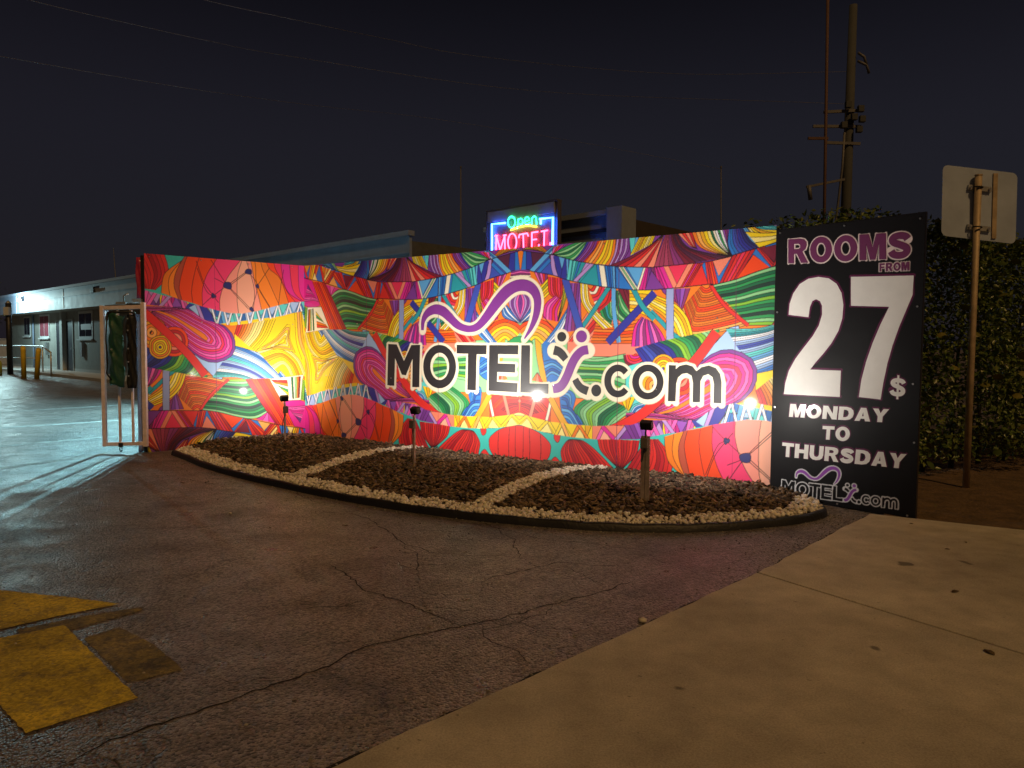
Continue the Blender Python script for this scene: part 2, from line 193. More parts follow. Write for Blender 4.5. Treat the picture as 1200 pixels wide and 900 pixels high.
GLY = {'R': [('P',[(0,0),(0,1),(0.62,1),(0.82,0.95),(0.92,0.84),(0.93,0.7),(0.87,0.55),(0.72,0.46),(1,0),(0.66,0),(0.44,0.38),(0.3,0.38),(0.3,0)],[(0.3,0.58),(0.3,0.79),(0.52,0.79),(0.61,0.74),(0.61,0.63),(0.52,0.58)])],'O': [('P',[(1.0,0.5),(0.987,0.616),(0.95,0.726),(0.891,0.824),(0.812,0.907),(0.717,0.969),(0.611,1.007),(0.5,1.02),(0.389,1.007),(0.283,0.969),(0.188,0.907),(0.109,0.824),(0.05,0.726),(0.013,0.616),(0.0,0.5),(0.013,0.384),(0.05,0.274),(0.109,0.176),(0.188,0.093),(0.283,0.031),(0.389,-0.007),(0.5,-0.02),(0.611,-0.007),(0.717,0.031),(0.812,0.093),(0.891,0.176),(0.95,0.274),(0.987,0.384)],[(0.71,0.5),(0.705,0.562),(0.689,0.621),(0.664,0.675),(0.631,0.719),(0.591,0.752),(0.547,0.773),(0.5,0.78),(0.453,0.773),(0.409,0.752),(0.369,0.719),(0.336,0.675),(0.311,0.621),(0.295,0.562),(0.29,0.5),(0.295,0.438),(0.311,0.379),(0.336,0.325),(0.369,0.281),(0.409,0.248),(0.453,0.227),(0.5,0.22),(0.547,0.227),(0.591,0.248),(0.631,0.281),(0.664,0.325),(0.689,0.379),(0.705,0.438)])],'M': [('P',[(0,0),(0,1),(0.36,1),(0.5,0.48),(0.64,1),(1,1),(1,0),(0.74,0),(0.74,0.62),(0.6,0),(0.4,0),(0.26,0.62),(0.26,0)])],'S': [('T',[(0.86,0.72),(0.76,0.83),(0.5,0.87),(0.25,0.82),(0.18,0.7),(0.28,0.6),(0.55,0.51),(0.78,0.41),(0.82,0.28),(0.7,0.16),(0.46,0.12),(0.22,0.17),(0.12,0.3)],0.145)],'F': [('P',[(0,0),(0,1),(0.92,1),(0.92,0.78),(0.32,0.78),(0.32,0.6),(0.82,0.6),(0.82,0.39),(0.32,0.39),(0.32,0)])],'N': [('P',[(0,0),(0,1),(0.33,1),(0.7,0.42),(0.7,1),(1,1),(1,0),(0.68,0),(0.3,0.58),(0.3,0)])],'D': [('P',[(0,0),(0,1),(0.5,1),(0.78,0.93),(0.95,0.75),(1,0.5),(0.95,0.25),(0.78,0.07),(0.5,0)],[(0.32,0.22),(0.32,0.78),(0.48,0.78),(0.62,0.7),(0.68,0.5),(0.62,0.3),(0.48,0.22)])],'A': [('P',[(0,0),(0.33,1),(0.67,1),(1,0),(0.68,0),(0.62,0.18),(0.38,0.18),(0.32,0)],[(0.44,0.37),(0.56,0.37),(0.5,0.68)])],'Y': [('P',[(0,1),(0.34,1),(0.5,0.66),(0.66,1),(1,1),(0.65,0.42),(0.65,0),(0.35,0),(0.35,0.42)])],'T': [('P',[(0,1),(1,1),(1,0.76),(0.65,0.76),(0.65,0),(0.35,0),(0.35,0.76),(0,0.76)])],'H': [('P',[(0,0),(0,1),(0.31,1),(0.31,0.63),(0.69,0.63),(0.69,1),(1,1),(1,0),(0.69,0),(0.69,0.38),(0.31,0.38),(0.31,0)])],'U': [('P',[(0,1),(0.31,1),(0.31,0.4),(0.36,0.26),(0.5,0.21),(0.64,0.26),(0.69,0.4),(0.69,1),(1,1),(1,0.38),(0.93,0.15),(0.75,0.02),(0.5,-0.02),(0.25,0.02),(0.07,0.15),(0,0.38)])],'$': [('T',[(0.86,0.72),(0.76,0.83),(0.5,0.87),(0.25,0.82),(0.18,0.7),(0.28,0.6),(0.55,0.51),(0.78,0.41),(0.82,0.28),(0.7,0.16),(0.46,0.12),(0.22,0.17),(0.12,0.3)],0.125),('P',[(0.44,-0.14),(0.56,-0.14),(0.56,1.14),(0.44,1.14)])]}
GW = {'M': 1.15,'O': 1.05,'F': 0.85,'S': 0.92,'T': 0.9,'$': 1}
DIGITS = [('2',[(13.85,163.44),(14.6,172.92),(17.74,181.94),(23.54,189.79),(31.31,193.98),(40.31,194.94),(49.21,193.16),(56.17,188.21),(60.69,180.17),(62.5,170.22),(61.93,159.16),(58.88,148.68),(53.31,138.41),(46.66,129.81),(39.86,121.98),(35.18,115.65),(62.01,115.52),(61.76,93.42),(11.33,93.11),(12.43,103.13),(15.55,114.12),(21.35,124.75),(29.06,134.91),(36.63,144.58),(41.84,153.47),(44.43,162.62),(44.21,170.28),(42.19,174.33),(38.62,176.02),(35.44,174.61),(33.32,169.43),(32.26,160.77)]),('7',[(68.13,193.14),(116.97,191.07),(116.67,176.05),(112.51,165.02),(107.55,151.59),(103.09,137.38),(99.41,122.41),(96.82,107.31),(95.01,93.28),(77.66,94.32),(79.29,108.35),(82.63,123.2),(87.34,138.49),(93.11,153.53),(99.37,167.44),(68.85,169.39)])]
LOGO = (57.7022,-14.0072,0.228,0.0329)
SCREWS = [(0.039,2.36),(1.203,2.344),(0.03,1.66),(1.204,1.67),(1.192,1.068),(0.03,0.81),(1.216,0.611),(0.03,0.03),(1.183,0.03),(0.623,0.03),(0.614,2.358)]
BED_OUT = [(-4.077,8.936),(-3.726,8.531),(-3.276,7.987),(-2.698,7.412),(-2.118,6.916),(-1.481,6.41),(-0.826,5.976),(-0.258,5.683),(0.262,5.499),(0.634,5.401),(1.066,5.36),(1.449,5.397),(1.865,5.516),(2.211,5.666),(2.479,5.884),(2.559,6.145)]
BED_BANDS = [[(-2.139,6.984),(-1.895,7.637),(-1.604,8.694),(-1.264,9.15),(-1.072,9.316)],[(-0.36,5.741),(-0.101,6.174),(0.204,6.846),(0.572,7.521),(0.896,7.692)]]
STRAY = [(-2.588,7.412),(-0.013,5.69),(0.647,3.571),(-2.218,5.801)]
STRAYLAB = ['pale stone lying on asphalt below the left end of the bed','small pale stone lying against the middle of the black edging','tiny pale pebble at the edge of the concrete sidewalk','tiny pale pebble alone on the dark asphalt left of the bed']
LITTER = [(2.424,3.98,'dark dry leaf alone on the far sidewalk slab'),(2.091,3.177,'dark dry leaf beside the sidewalk joint at the right edge'),(2.879,4.836,'small dark leaf on the sidewalk nearest the price board'),(3.11,5.012,'small dark leaf on the sidewalk near the soil edge'),(3.022,5.543,'tiny leaf at the foot of the price board')]
NEON_BOX = (-2.555,-4.072,2.603,3.603,0.35)
NEON = [('b',[(-2.704,2.746),(-2.699,3.388),(-3.011,3.374)]),('b',[(-3.771,3.354),(-4.047,3.348),(-4.047,2.711)]),('b',[(-3.796,3.345),(-3.796,3.272)]),('g',[(-3.234,3.363),(-3.226,3.324),(-3.205,3.295),(-3.173,3.28),(-3.137,3.284),(-3.105,3.305),(-3.082,3.34),(-3.074,3.38),(-3.082,3.419),(-3.104,3.449),(-3.136,3.463),(-3.171,3.459),(-3.203,3.438),(-3.226,3.404),(-3.234,3.363)]),('g',[(-3.303,3.406),(-3.295,3.325),(-3.284,3.25)]),('g',[(-3.408,3.353),(-3.403,3.333),(-3.389,3.318),(-3.368,3.311),(-3.345,3.313),(-3.324,3.325),(-3.309,3.343),(-3.304,3.364),(-3.309,3.385),(-3.323,3.4),(-3.344,3.407),(-3.367,3.404),(-3.388,3.393),(-3.403,3.374),(-3.408,3.353)]),('g',[(-3.447,3.356),(-3.502,3.355),(-3.545,3.367),(-3.527,3.402),(-3.484,3.411),(-3.454,3.389),(-3.446,3.346),(-3.472,3.309),(-3.52,3.301),(-3.567,3.323)]),('g',[(-3.605,3.289),(-3.601,3.342),(-3.603,3.391)]),('g',[(-3.604,3.379),(-3.645,3.409),(-3.687,3.388),(-3.699,3.344),(-3.705,3.275)]),('y',[(-3.138,3.24),(-3.226,3.259),(-3.313,3.272),(-3.417,3.278),(-3.52,3.276),(-3.622,3.258),(-3.706,3.238)]),('r',[(-2.799,2.928),(-2.807,3.182)]),('r',[(-2.807,3.182),(-2.897,2.937)]),('r',[(-2.897,2.937),(-3.0,3.163)]),('r',[(-3.0,3.163),(-3.009,2.928)]),('r',[(-3.272,3.036),(-3.263,2.977),(-3.236,2.932),(-3.198,2.908),(-3.154,2.912),(-3.115,2.942),(-3.087,2.992),(-3.077,3.053),(-3.086,3.113),(-3.113,3.158),(-3.152,3.181),(-3.195,3.177),(-3.234,3.147),(-3.262,3.096),(-3.272,3.036)]),('r',[(-3.318,3.095),(-3.335,3.15)]),('r',[(-3.335,3.15),(-3.504,3.156)]),('r',[(-3.504,3.156),(-3.53,3.106)]),('r',[(-3.418,3.155),(-3.429,2.906)]),('r',[(-3.606,3.155),(-3.608,2.911)]),('r',[(-3.606,3.155),(-3.736,3.157)]),('r',[(-3.607,3.041),(-3.711,3.041)]),('r',[(-3.608,2.911),(-3.751,2.916)]),('r',[(-3.751,2.916),(-3.762,2.957)]),('r',[(-3.872,3.158),(-3.866,2.901)]),('r',[(-3.866,2.901),(-3.991,2.91)]),('r',[(-3.991,2.91),(-3.997,2.965)]),('r',[(-3.806,3.154),(-3.937,3.159)]),('r',[(-2.784,3.184),(-2.84,3.184)]),('r',[(-2.968,3.172),(-3.034,3.173)])]
TSIGN = [(3.961,6.93,2.389),(4.651,6.93,2.315),(4.648,6.93,3.124),(3.953,6.93,3.035)]
POLE_A = [(7.508,17.0,0.0),(7.568,17.0,8.983)]
POLE_B = [(6.27,15.0,0.0),(6.159,15.0,9.16)]
THIN = [[(-1.796,26.0,0.0),(-1.817,26.0,7.449)],[(6.77,24.0,0.0),(6.621,24.0,7.032)],[(-21.028,40.0,0.0),(-21.348,40.0,6.34)]]
WIRES = [([(-8.569,10.0,5.386),(-8.135,12.0,5.863),(-7.608,14.0,6.303),(-6.754,17.0,6.986),(-5.266,21.0,7.936),(-2.997,26.0,9.151),(1.928,25.0,8.13),(6.622,24.0,7.005)],'overhead wire sagging across the left sky,the brightest'),([(-8.407,11.0,6.662),(-7.748,12.5,6.906),(-7.272,14.0,7.26),(-6.521,16.0,7.729),(-5.611,19.0,8.542),(0.401,20.0,8.077),(7.519,17.0,6.812)],'faint overhead wire crossing the upper left corner'),([(-6.485,12.0,7.201),(-5.491,13.5,7.428),(-4.571,15.5,7.966),(-3.173,18.5,8.794),(-0.956,20.0,8.952),(3.702,18.5,8.003),(7.516,17.0,7.527)],'faint overhead wire right of the other wires')]
OPS = [
('R','orange'),
('F','lgreen',[(-3,172),(-4,83),(112,79),(113,139),(39,142)],1),
('F','salmon',[(63,140),(94,178),(147,160),(148,125),(63,124)],1),
('B',['lgreen','green','lgreen','lime','dgreen','lgreen','green','lime','lgreen'],[(75,124),(99,122),(133,128)],[(75,94),(104,95),(134,81)],9),
('B',['red','magenta','red','pinkred','maroon'],[(142,127),(144,128),(146,127)],[(130,127),(133,118),(143,115),(153,119),(159,128)],5),
('F','aqua',[(133,115),(161,122),(162,72),(134,59)],1),
('B',['orange','lorange','yellow','orange'],[(152,95),(157,108),(162,95)],[(144,89),(155,113),(167,90)],4),
('B',['lgreen','green','dgreen','lgreen','lime','lgreen','green'],[(142,71),(132,64),(120,55),(115,52)],[(100,87),(80,76),(72,66),(82,50)],7),
('B',['yellow','mustard','yellow'],[(145,85),(140,75),(137,70)],[(129,83),(130,78),(134,72)],3),
('B',['aqua','lblue','blue','lblue','aqua'],[(138,69),(142,76),(152,80)],[(146,67),(152,71),(158,73)],5),
('F','blue',[(31,143),(46,140),(59,111),(54,99),(39,95),(34,105)],0),
('B',['blue','sky','blue','dblue','sky'],[(32,118),(45,120),(58,113)],[(34,97),(43,105),(55,101)],5),
('F','blue',[(55,86),(67,88),(74,81),(71,67),(78,61),(83,52),(67,52),(59,60),(55,70)],0),
('B',['dblue','sky','blue','sky'],[(56,72),(69,69),(82,52)],[(58,58),(65,57),(70,52)],4),
('B',['sky','blue','dblue'],[(56,86),(67,84),(69,73)],[(56,78),(62,76),(65,68)],3),
('S','mustard',7,[(24,146),(27,124),(34,94)]),
('B',['orange','salmon','orangered'],[(17,97),(24,106)],[(32,95),(25,106)],3),
('F','red',[(43,78),(1,80),(1,59),(14,56),(42,53)],1),
('B',['red','dred','red','orangered'],[(2,64),(14,58)],[(2,79),(23,78),(40,65)],4),
('S','salmon',4,[(22,79),(15,56)]),
('S','cream',3,[(43,78),(40,65),(37,54)]),
('S','salmon',4,[(1,72),(-7,81)]),
('S','mustard',7,[(42,79),(51,65),(61,51)]),
('B',['yellow','mustard','lorange','yellow','orange','orangered'],[(30,137),(21,143),(13,137)],[(48,153),(37,161),(21,165),(6,161),(-4,154)],6),
('F','green',[(18,139),(8,145),(-3,146),(-21,144),(-21,136),(18,136)],1),
('B',['lilac','purple','pink','lilac','purple','lilac'],[(-3,191),(-3,161)],[(10,193),(16,185),(13,175),(-1,160)],6),
('B',['blue','white','blue','lblue','blue'],[(19,181),(8,169),(-2,159)],[(26,175),(23,167),(6,161)],5),
('B',['pink','plum','pink','red','plum'],[(19,216),(27,202)],[(37,212),(35,203)],5),
('B',['yellow','olive','yellow','mustard','yellow'],[(37,208),(27,199)],[(40,192),(32,186)],5),
('B',['red','pinkred','dred','red','pinkred','dred'],[(37,210),(39,192),(51,184)],[(56,207),(56,192),(54,185)],6),
('B',['magenta','pink','magenta','red','magenta'],[(31,165),(34,180),(47,189)],[(51,161),(50,172),(55,184)],5),
('B',['purple','pink','plum','cream','plum'],[(13,218),(-3,221)],[(15,209),(-3,209)],5),
('B',['red','orange','lorange'],[(37,161),(46,153)],[(23,178),(32,167)],3),
('B',['blue','lblue','white','blue','sky'],[(34,140),(50,158),(63,176)],[(47,138),(61,150),(64,166)],5),
('B',['yellow','lime','yellow','olive'],[(58,203),(56,186),(50,162)],[(62,189),(58,178),(51,161)],4),
('B',['purple','violet','plum','purple','violet'],[(65,202),(63,178),(58,150)],[(81,201),(79,179),(81,152)],5),
('B',['red','salmon','red','dred','salmon'],[(94,174),(65,140)],[(105,156),(84,137)],5),
('B',['red','cream','red','pinkred','cream','red','dred'],[(87,197),(91,194),(95,198)],[(101,169),(113,179),(118,195)],7),
('B',['green','dgreen','teal','green','lgreen'],[(102,171),(108,161),(116,158)],[(117,182),(116,170),(118,166)],5),
('B',['green','lgreen','dgreen','green','lgreen','green'],[(119,192),(118,169),(131,157)],[(124,192),(131,179),(143,166)],6),
('F','maroon',[(123,194),(137,192),(137,169),(131,179)],1),
('L',0.7,[(129,193),(136,174)]),
('L',0.7,[(132,193),(137,183)]),
('B',['yellow','mustard','yellow','lyellow','mustard','yellow'],[(136,192),(163,191)],[(137,170),(152,167),(163,160)],6),
('B',['orange','dorange','orange','orangered','dorange','orange','dorange'],[(98,159),(121,158),(147,162)],[(91,138),(143,138)],7),
('S','sky',4.5,[(118,195),(119,169),(125,139)]),
('B',['yellow','cream','yellow','lyellow'],[(78,201),(80,182),(92,166),(106,153)],[(87,200),(90,181),(101,169),(118,155)],4),
('S','teal',4.5,[(113,196),(94,171),(78,151)]),
('S','blue2',8,[(59,207),(69,179),(79,152)]),
('B',['lgreen','dgreen','green','dgreen','blackg','green','lgreen','dgreen','lime','green','dgreen','green','blackg','green','lgreen','lime'],[(311,201),(291,208),(267,204),(244,197),(220,193)],[(282,155),(270,155),(261,155),(251,155)],16),
('B',['orangered','orange','dorange','orange','orangered','orange','dorange','orange','orangered','lorange'],[(212,193),(217,190),(221,192)],[(192,172),(199,154),(205,145),(244,152),(258,156)],10),
('S','red',3,[(221,194),(228,183),(239,170),(258,155)]),
('B',['purple','magenta','plum','purple','violet','plum'],[(171,191),(174,187),(185,179)],[(201,191),(197,180),(193,171)],6),
('B',['mustard','yellow','lyellow','yellow','mustard','yellow'],[(158,175),(173,165),(182,154),(188,141)],[(164,186),(185,177),(198,164),(205,146)],6),
('S','teal',4,[(160,170),(172,159),(182,149),(195,140)]),
('S','indigo',7.5,[(164,188),(134,160),(112,139)]),
('S','teal',5,[(140,193),(151,175),(164,162)]),
('B',['magenta','purple','pink','plum','magenta','purple','pink','plum','magenta'],[(139,135),(142,154),(150,165)],[(179,136),(172,149),(164,158),(161,160)],9),
('S','lav',7.5,[(180,192),(181,140)]),
('B',['indigo','blue2','navy','indigo'],[(143,133),(151,122),(160,110)],[(169,140),(184,132),(193,115)],4),
('B',['dgreen','lime','green','dgreen','lime','lgreen','green'],[(169,140),(184,132),(193,115)],[(230,152),(230,151),(231,150)],7),
('F','lblue',[(249,155),(240,153),(227,139),(205,117),(222,117),(270,116),(254,133)],1),
('B',['aqua','teal','white','lblue','blue2','lblue','aqua','sky','white','lblue','blue','lblue'],[(286,157),(270,153),(254,152),(237,152)],[(337,154),(323,138),(301,121),(277,109),(267,106)],12),
('F','yellow',[(381,177),(362,153),(336,154),(322,138),(301,121),(277,114),(265,111),(266,96),(272,82),(326,71),(362,62),(378,62),(385,103)],1),
('B',['yellow','lyellow','yellow','mustard','yellow','lyellow'],[(338,152),(332,141),(325,149)],[(365,151),(353,127),(326,110),(294,116)],6),
('B',['yellow','lyellow','yellow','lorange','yellow'],[(335,106),(325,109),(335,100),(334,106)],[(350,120),(321,115),(294,118),(320,102),(341,80),(342,101),(349,119)],5),
('B',['yellow','yellow','lyellow','lyellow','lorange','orange','red'],[(293,119),(310,100),(322,75)],[(266,96),(268,90),(270,83)],7),
('B',['yellow','mustard','lorange','yellow'],[(382,128),(367,104),(362,62)],[(359,130),(351,104),(349,65)],4),
('B',['orangered','red','orangered','dred'],[(348,221),(311,155)],[(320,218),(279,155)],4),
('F','magenta',[(366,227),(347,222),(331,188),(348,184),(364,189)],1),
('B',['purple','pink','magenta','pink'],[(356,218),(350,210)],[(364,194),(345,195),(334,193)],4),
('B',['magenta','pink','magenta'],[(320,216),(315,209),(310,201)],[(293,209),(300,206),(309,200)],3),
('F','cream',[(358,186),(329,186),(313,156),(361,151)],1),
('B',['maroon','orange','lgreen','cream','dgreen'],[(355,183),(357,153)],[(345,184),(343,154)],5),
('B',['yellow','green','cream','orange','red'],[(340,180),(328,169)],[(338,158),(314,157)],5),
('B',['teal','blue','green','dgreen','lime'],[(379,194),(379,174)],[(357,185),(360,156)],5),
('F','red',[(381,248),(364,245),(365,218),(366,194),(381,195)],1),
('B',['purple','blue','teal','lblue','teal'],[(384,91),(367,93)],[(378,60),(359,62)],5),
('B',['purple','magenta','pink','magenta','pinkred','pink','magenta','pink','pinkred','pink'],[(167,65),(183,64),(209,65),(231,76),(254,86),(266,102),(265,121),(251,131),(236,133),(221,127),(207,115),(188,97),(160,73)],[(169,68),(188,73),(209,85),(227,96),(233,104),(229,105),(218,97),(200,84),(183,75),(167,69)],10),
('B',['pink','magenta','plum','pink'],[(134,68),(154,69),(171,69),(209,65)],[(134,63),(154,64),(171,64),(205,63)],4),
('B',['lorange','orange','mustard','orange'],[(167,96),(167,97),(166,98),(165,98),(164,98),(163,97),(163,96),(163,95),(164,94),(165,93),(166,94),(167,95),(167,96)],[(183,96),(180,105),(174,112),(165,115),(156,112),(150,106),(148,96),(150,87),(156,80),(165,77),(174,79),(181,86),(183,96)],4),
('B',['orangered','salmon','dred','orangered'],[(193,106),(193,108),(192,109),(191,109),(190,109),(189,108),(188,106),(189,105),(190,104),(191,104),(192,104),(193,105),(193,106)],[(208,106),(206,116),(199,123),(191,125),(182,123),(176,116),(174,107),(176,97),(183,90),(191,88),(200,90),(206,97),(208,106)],4),
('B',['yellow','mustard','yellow','orange','mustard'],[(176,113),(176,114),(175,115),(175,115),(174,115),(173,114),(173,113),(173,113),(174,112),(175,112),(175,112),(176,113),(176,113)],[(188,113),(186,121),(181,126),(174,128),(168,126),(163,121),(162,113),(163,106),(168,101),(175,99),(182,100),(186,106),(188,113)],5),
('S','red',9.5,[(228,149),(204,118),(160,74),(134,57),(115,48)]),
('C',[(-18,268),(-6,267),(161,252),(280,250),(253,252),(375,255),(386,255),(365,247),(350,245),(324,241),(300,234),(276,227),(253,222),(231,217),(242,219),(217,215),(192,214),(162,213),(160,213),(133,215),(114,217),(100,219),(85,222),(67,226),(42,233),(14,238),(2,240),(-18,241)]),
('R','purple'),
('B',['lorange','yellow','orange','mustard','orange'],[(0,241),(17,240)],[(25,246),(42,233)],5),
('B',['sky','blue','lblue'],[(29,233),(46,244)],[(38,231),(51,243)],3),
('B',['pink','red','magenta','purple'],[(44,241),(42,233)],[(62,243),(46,233)],4),
('B',['green','lgreen','dgreen','lgreen','green','lgreen'],[(41,233),(62,241),(83,246)],[(42,232),(67,225),(88,244)],6),
('B',['indigo','purple','violet','plum','purple','red'],[(68,224),(78,233),(87,245)],[(83,222),(97,235),(101,244)],6),
('B',['orange','lorange','orange','yellow','mustard','yellow','orange'],[(83,222),(95,235),(101,244)],[(112,218),(118,227),(120,244)],7),
('B',['lilac','plum','lilac','purple','lilac','purple'],[(112,217),(118,229),(121,244)],[(129,222),(135,232),(136,244)],6),
('F','aqua',[(135,244),(142,244),(140,226),(137,229)],1),
('F','sky',[(142,244),(146,244),(140,230)],1),
('B',['yellow','mustard','yellow','lyellow','yellow'],[(136,226),(146,243)],[(160,236),(164,245)],5),
('B',['maroon','dred','red','salmon','dred','salmon'],[(112,217),(139,226),(160,236),(172,245)],[(159,212),(162,211),(167,227),(173,245)],6),
('B',['rose','rose','plum','maroon','dplum','maroon','dplum'],[(175,245),(167,225),(162,211)],[(186,245),(200,229),(239,218)],7),
('B',['salmon','red','salmon','dred'],[(186,245),(200,231),(207,228)],[(202,245),(206,230),(208,227)],4),
('B',['orange','lorange','mustard','yellow','lyellow'],[(201,245),(210,229),(235,219)],[(220,245),(225,232),(239,219)],5),
('B',['dgreen','cream','white','green','white'],[(219,245),(225,232),(239,219)],[(231,245),(236,230),(241,219)],5),
('B',['violet','plum','purple'],[(231,245),(237,227),(239,221)],[(238,245),(238,233),(239,221)],3),
('B',['blue','blue2','indigo','navy','sky'],[(238,245),(237,230),(242,218)],[(253,245),(264,232),(277,226)],5),
('B',['lyellow','yellow','mustard','yellow'],[(253,246),(263,235),(282,227)],[(259,247),(268,242),(286,239)],4),
('B',['teal','aqua','teal','lilac','lilac'],[(259,245),(268,241),(282,239)],[(280,247),(285,244)],5),
('B',['yellow','lyellow','yellow'],[(304,240),(276,237),(253,240)],[(295,233),(276,227),(267,224)],3),
('B',['teal','sky','blue','lgreen'],[(329,245),(303,232)],[(304,245),(293,231)],4),
('C',[(-18,241),(2,240),(14,238),(42,233),(67,226),(85,222),(100,219),(114,217),(133,215),(160,213),(162,213),(192,214),(217,215),(242,219),(231,217),(253,222),(276,227),(300,234),(324,241),(350,245),(365,247),(386,251),(386,229),(365,227),(350,224),(330,220),(310,215),(291,210),(267,204),(244,197),(222,193),(221,194),(189,192),(162,191),(160,191),(137,192),(114,195),(101,197),(80,201),(59,206),(44,211),(19,216),(10,219),(-18,220)]),
('R','blue'),
('B',['orange','orange','dorange'],[(5,243),(1,218)],[(-11,242),(-8,217)],3),
('F','dplum',[(9,242),(42,235),(45,209),(8,216)],1),
('F','indigo',[(8,242),(14,242),(18,215),(8,215)],1),
('F','blue2',[(18,215),(38,232),(45,209)],1),
('S','sky',5,[(12,214),(45,241)]),
('S','blue',4,[(23,214),(40,228)]),
('F','blue2',[(41,234),(60,231),(60,204),(47,209)],1),
('F','sky',[(48,232),(60,229),(53,213)],1),
('S','lilac',4.5,[(43,235),(44,220),(49,206)]),
('S','indigo',6,[(47,232),(55,205)]),
('S','indigo',6,[(62,229),(56,205)]),
('B',['sky','blue','teal','aqua','teal','blue'],[(60,231),(62,202)],[(80,225),(70,202)],6),
('B',['teal','lilac','teal'],[(80,225),(70,202)],[(97,221),(76,200)],3),
('F','teal',[(97,221),(101,196),(76,200)],1),
('S','aqua',3,[(67,228),(63,204)]),
('S','lilac',3.5,[(93,221),(71,203)]),
('B',['blue','dblue','blue','sky','dblue'],[(107,221),(112,193)],[(122,217),(122,192)],5),
('S','cream',5.5,[(103,221),(108,193)]),
('F','blue',[(120,217),(140,192),(121,192)],1),
('F','sky',[(132,215),(152,214),(146,194)],1),
('B',['cream','lgreen','cream'],[(122,217),(140,192)],[(128,217),(147,191)],3),
('S','cream',4,[(154,214),(146,191)]),
('B',['magenta','purple','plum','magenta'],[(154,214),(146,190)],[(166,214),(176,189)],4),
('F','purple',[(160,210),(176,189),(153,190)],1),
('F','magenta',[(165,214),(177,213),(185,190),(176,189)],1),
('L',0.7,[(168,213),(179,190)]),
('F','pinkred',[(177,214),(199,215),(187,194)],1),
('S','salmon',4.5,[(175,214),(187,190)]),
('S','salmon',4.5,[(202,216),(187,190)]),
('B',['red','magenta','red','dred','red'],[(205,216),(189,189)],[(215,216),(199,191)],5),
('F','red',[(212,213),(219,194),(199,191)],1),
('B',['red','dred','orangered','red'],[(215,217),(219,191)],[(222,218),(229,193)],4),
('F','salmon',[(222,217),(242,220),(229,201)],1),
('B',['dred','red','pinkred','red','dred'],[(242,220),(229,193)],[(263,224),(245,195)],5),
('F','orangered',[(261,219),(278,205),(244,195)],1),
('B',['red','dred','red','orangered'],[(262,226),(280,204)],[(269,228),(286,209)],4),
('F','maroon',[(285,227),(267,224),(280,211)],1),
('B',['red','orangered','dred','red'],[(315,234),(281,205)],[(288,230),(277,203)],4),
('F','lorange',[(304,226),(295,210),(315,214)],1),
('B',['red','orange','red','dred'],[(309,234),(327,218)],[(300,234),(315,214)],4),
('B',['orange','yellow','orange','lorange','orange'],[(332,242),(325,218)],[(311,236),(323,218)],5),
('B',['orange','mustard','yellow','red','orange'],[(350,246),(355,223)],[(332,243),(342,221)],5),
('F','lyellow',[(342,233),(336,221),(347,222)],1),
('F','mustard',[(365,246),(350,245),(360,230)],1),
('S','lyellow',3,[(310,236),(326,218)]),
('S','red',3,[(366,247),(357,225)]),
('S','red',3,[(329,242),(323,218)]),
('C',[(-138,57),(-36,41),(-21,43),(-11,45),(1,47),(14,44),(31,41),(51,39),(73,38),(99,38),(148,42),(179,50),(192,52),(209,58),(222,61),(240,65),(259,69),(277,69),(297,65),(314,60),(331,55),(347,51),(362,50),(389,48),(390,-74),(232,-56),(-139,-48)]),
('R','teal2'),
('F','red',[(2,46),(14,44),(29,39),(41,30),(43,23),(40,13),(29,4),(14,0),(1,0),(-10,3),(-25,9),(-34,19),(-38,29),(-35,36),(-24,42),(-10,46)],0),
('L',0.7,[(29,38),(30,22),(29,5)]),
('L',0.7,[(14,44),(15,22),(14,1)]),
('L',0.7,[(6,46),(6,23),(5,0)]),
('F','red',[(14,-5),(1,-1),(-11,-2),(-11,-32),(13,-35)],0),
('B',['red','dred','red','red','dred','red','red'],[(125,6),(103,24),(85,35),(71,36)],[(53,-14),(58,7),(56,22),(64,34),(71,36)],7),
('B',['dred','red','dred','red','dred','red','red'],[(150,41),(146,26),(131,10)],[(101,39),(106,26),(125,11)],7),
('B',['red','dred','red','red','dred'],[(170,44),(184,29),(185,13),(177,-11)],[(157,43),(146,26),(124,-6)],5),
('F','red',[(55,40),(48,40),(47,35),(51,31),(54,33)],0),
('F','red',[(58,-4),(57,7),(49,15),(42,8),(37,-2)],0),
('B',['orange','orange2'],[(177,47),(178,35),(183,21),(204,4),(222,-12)],[(197,54),(192,38),(194,22),(204,2),(215,-13)],2),
('B',['brown'],[(197,54),(192,38),(194,22),(204,2),(215,-13)],[(201,55),(198,39),(202,19),(208,1),(217,-12)],1),
('B',['orangered'],[(201,55),(198,39),(202,19),(208,1),(217,-12)],[(214,58),(213,40),(219,12),(227,-11)],1),
('B',['orangered'],[(214,58),(213,40),(219,12),(227,-11)],[(226,62),(226,41),(232,21),(244,1),(252,-16)],1),
('B',['rosepink'],[(226,62),(226,41),(232,21),(244,1),(252,-16)],[(248,70),(248,50),(257,25),(275,0),(282,-12)],1),
('B',['salmon2'],[(248,70),(248,50),(257,25),(275,0),(282,-12)],[(272,71),(270,51),(271,20),(277,0),(280,-13)],1),
('B',['lsalmon'],[(272,71),(270,51),(271,20),(277,0),(280,-13)],[(291,68),(293,38),(285,7),(278,-11)],1),
('B',['salmon2','orange2'],[(291,68),(293,38),(285,7),(278,-11)],[(315,62),(297,31),(295,6),(292,-12)],2),
('B',['orange2','orange'],[(315,62),(297,31),(295,6),(292,-12)],[(341,54),(329,21),(313,7),(307,-13)],2),
('B',['orangered','pinkred'],[(341,54),(329,21),(313,7),(307,-13)],[(362,51),(339,37),(331,9),(330,-15)],2),
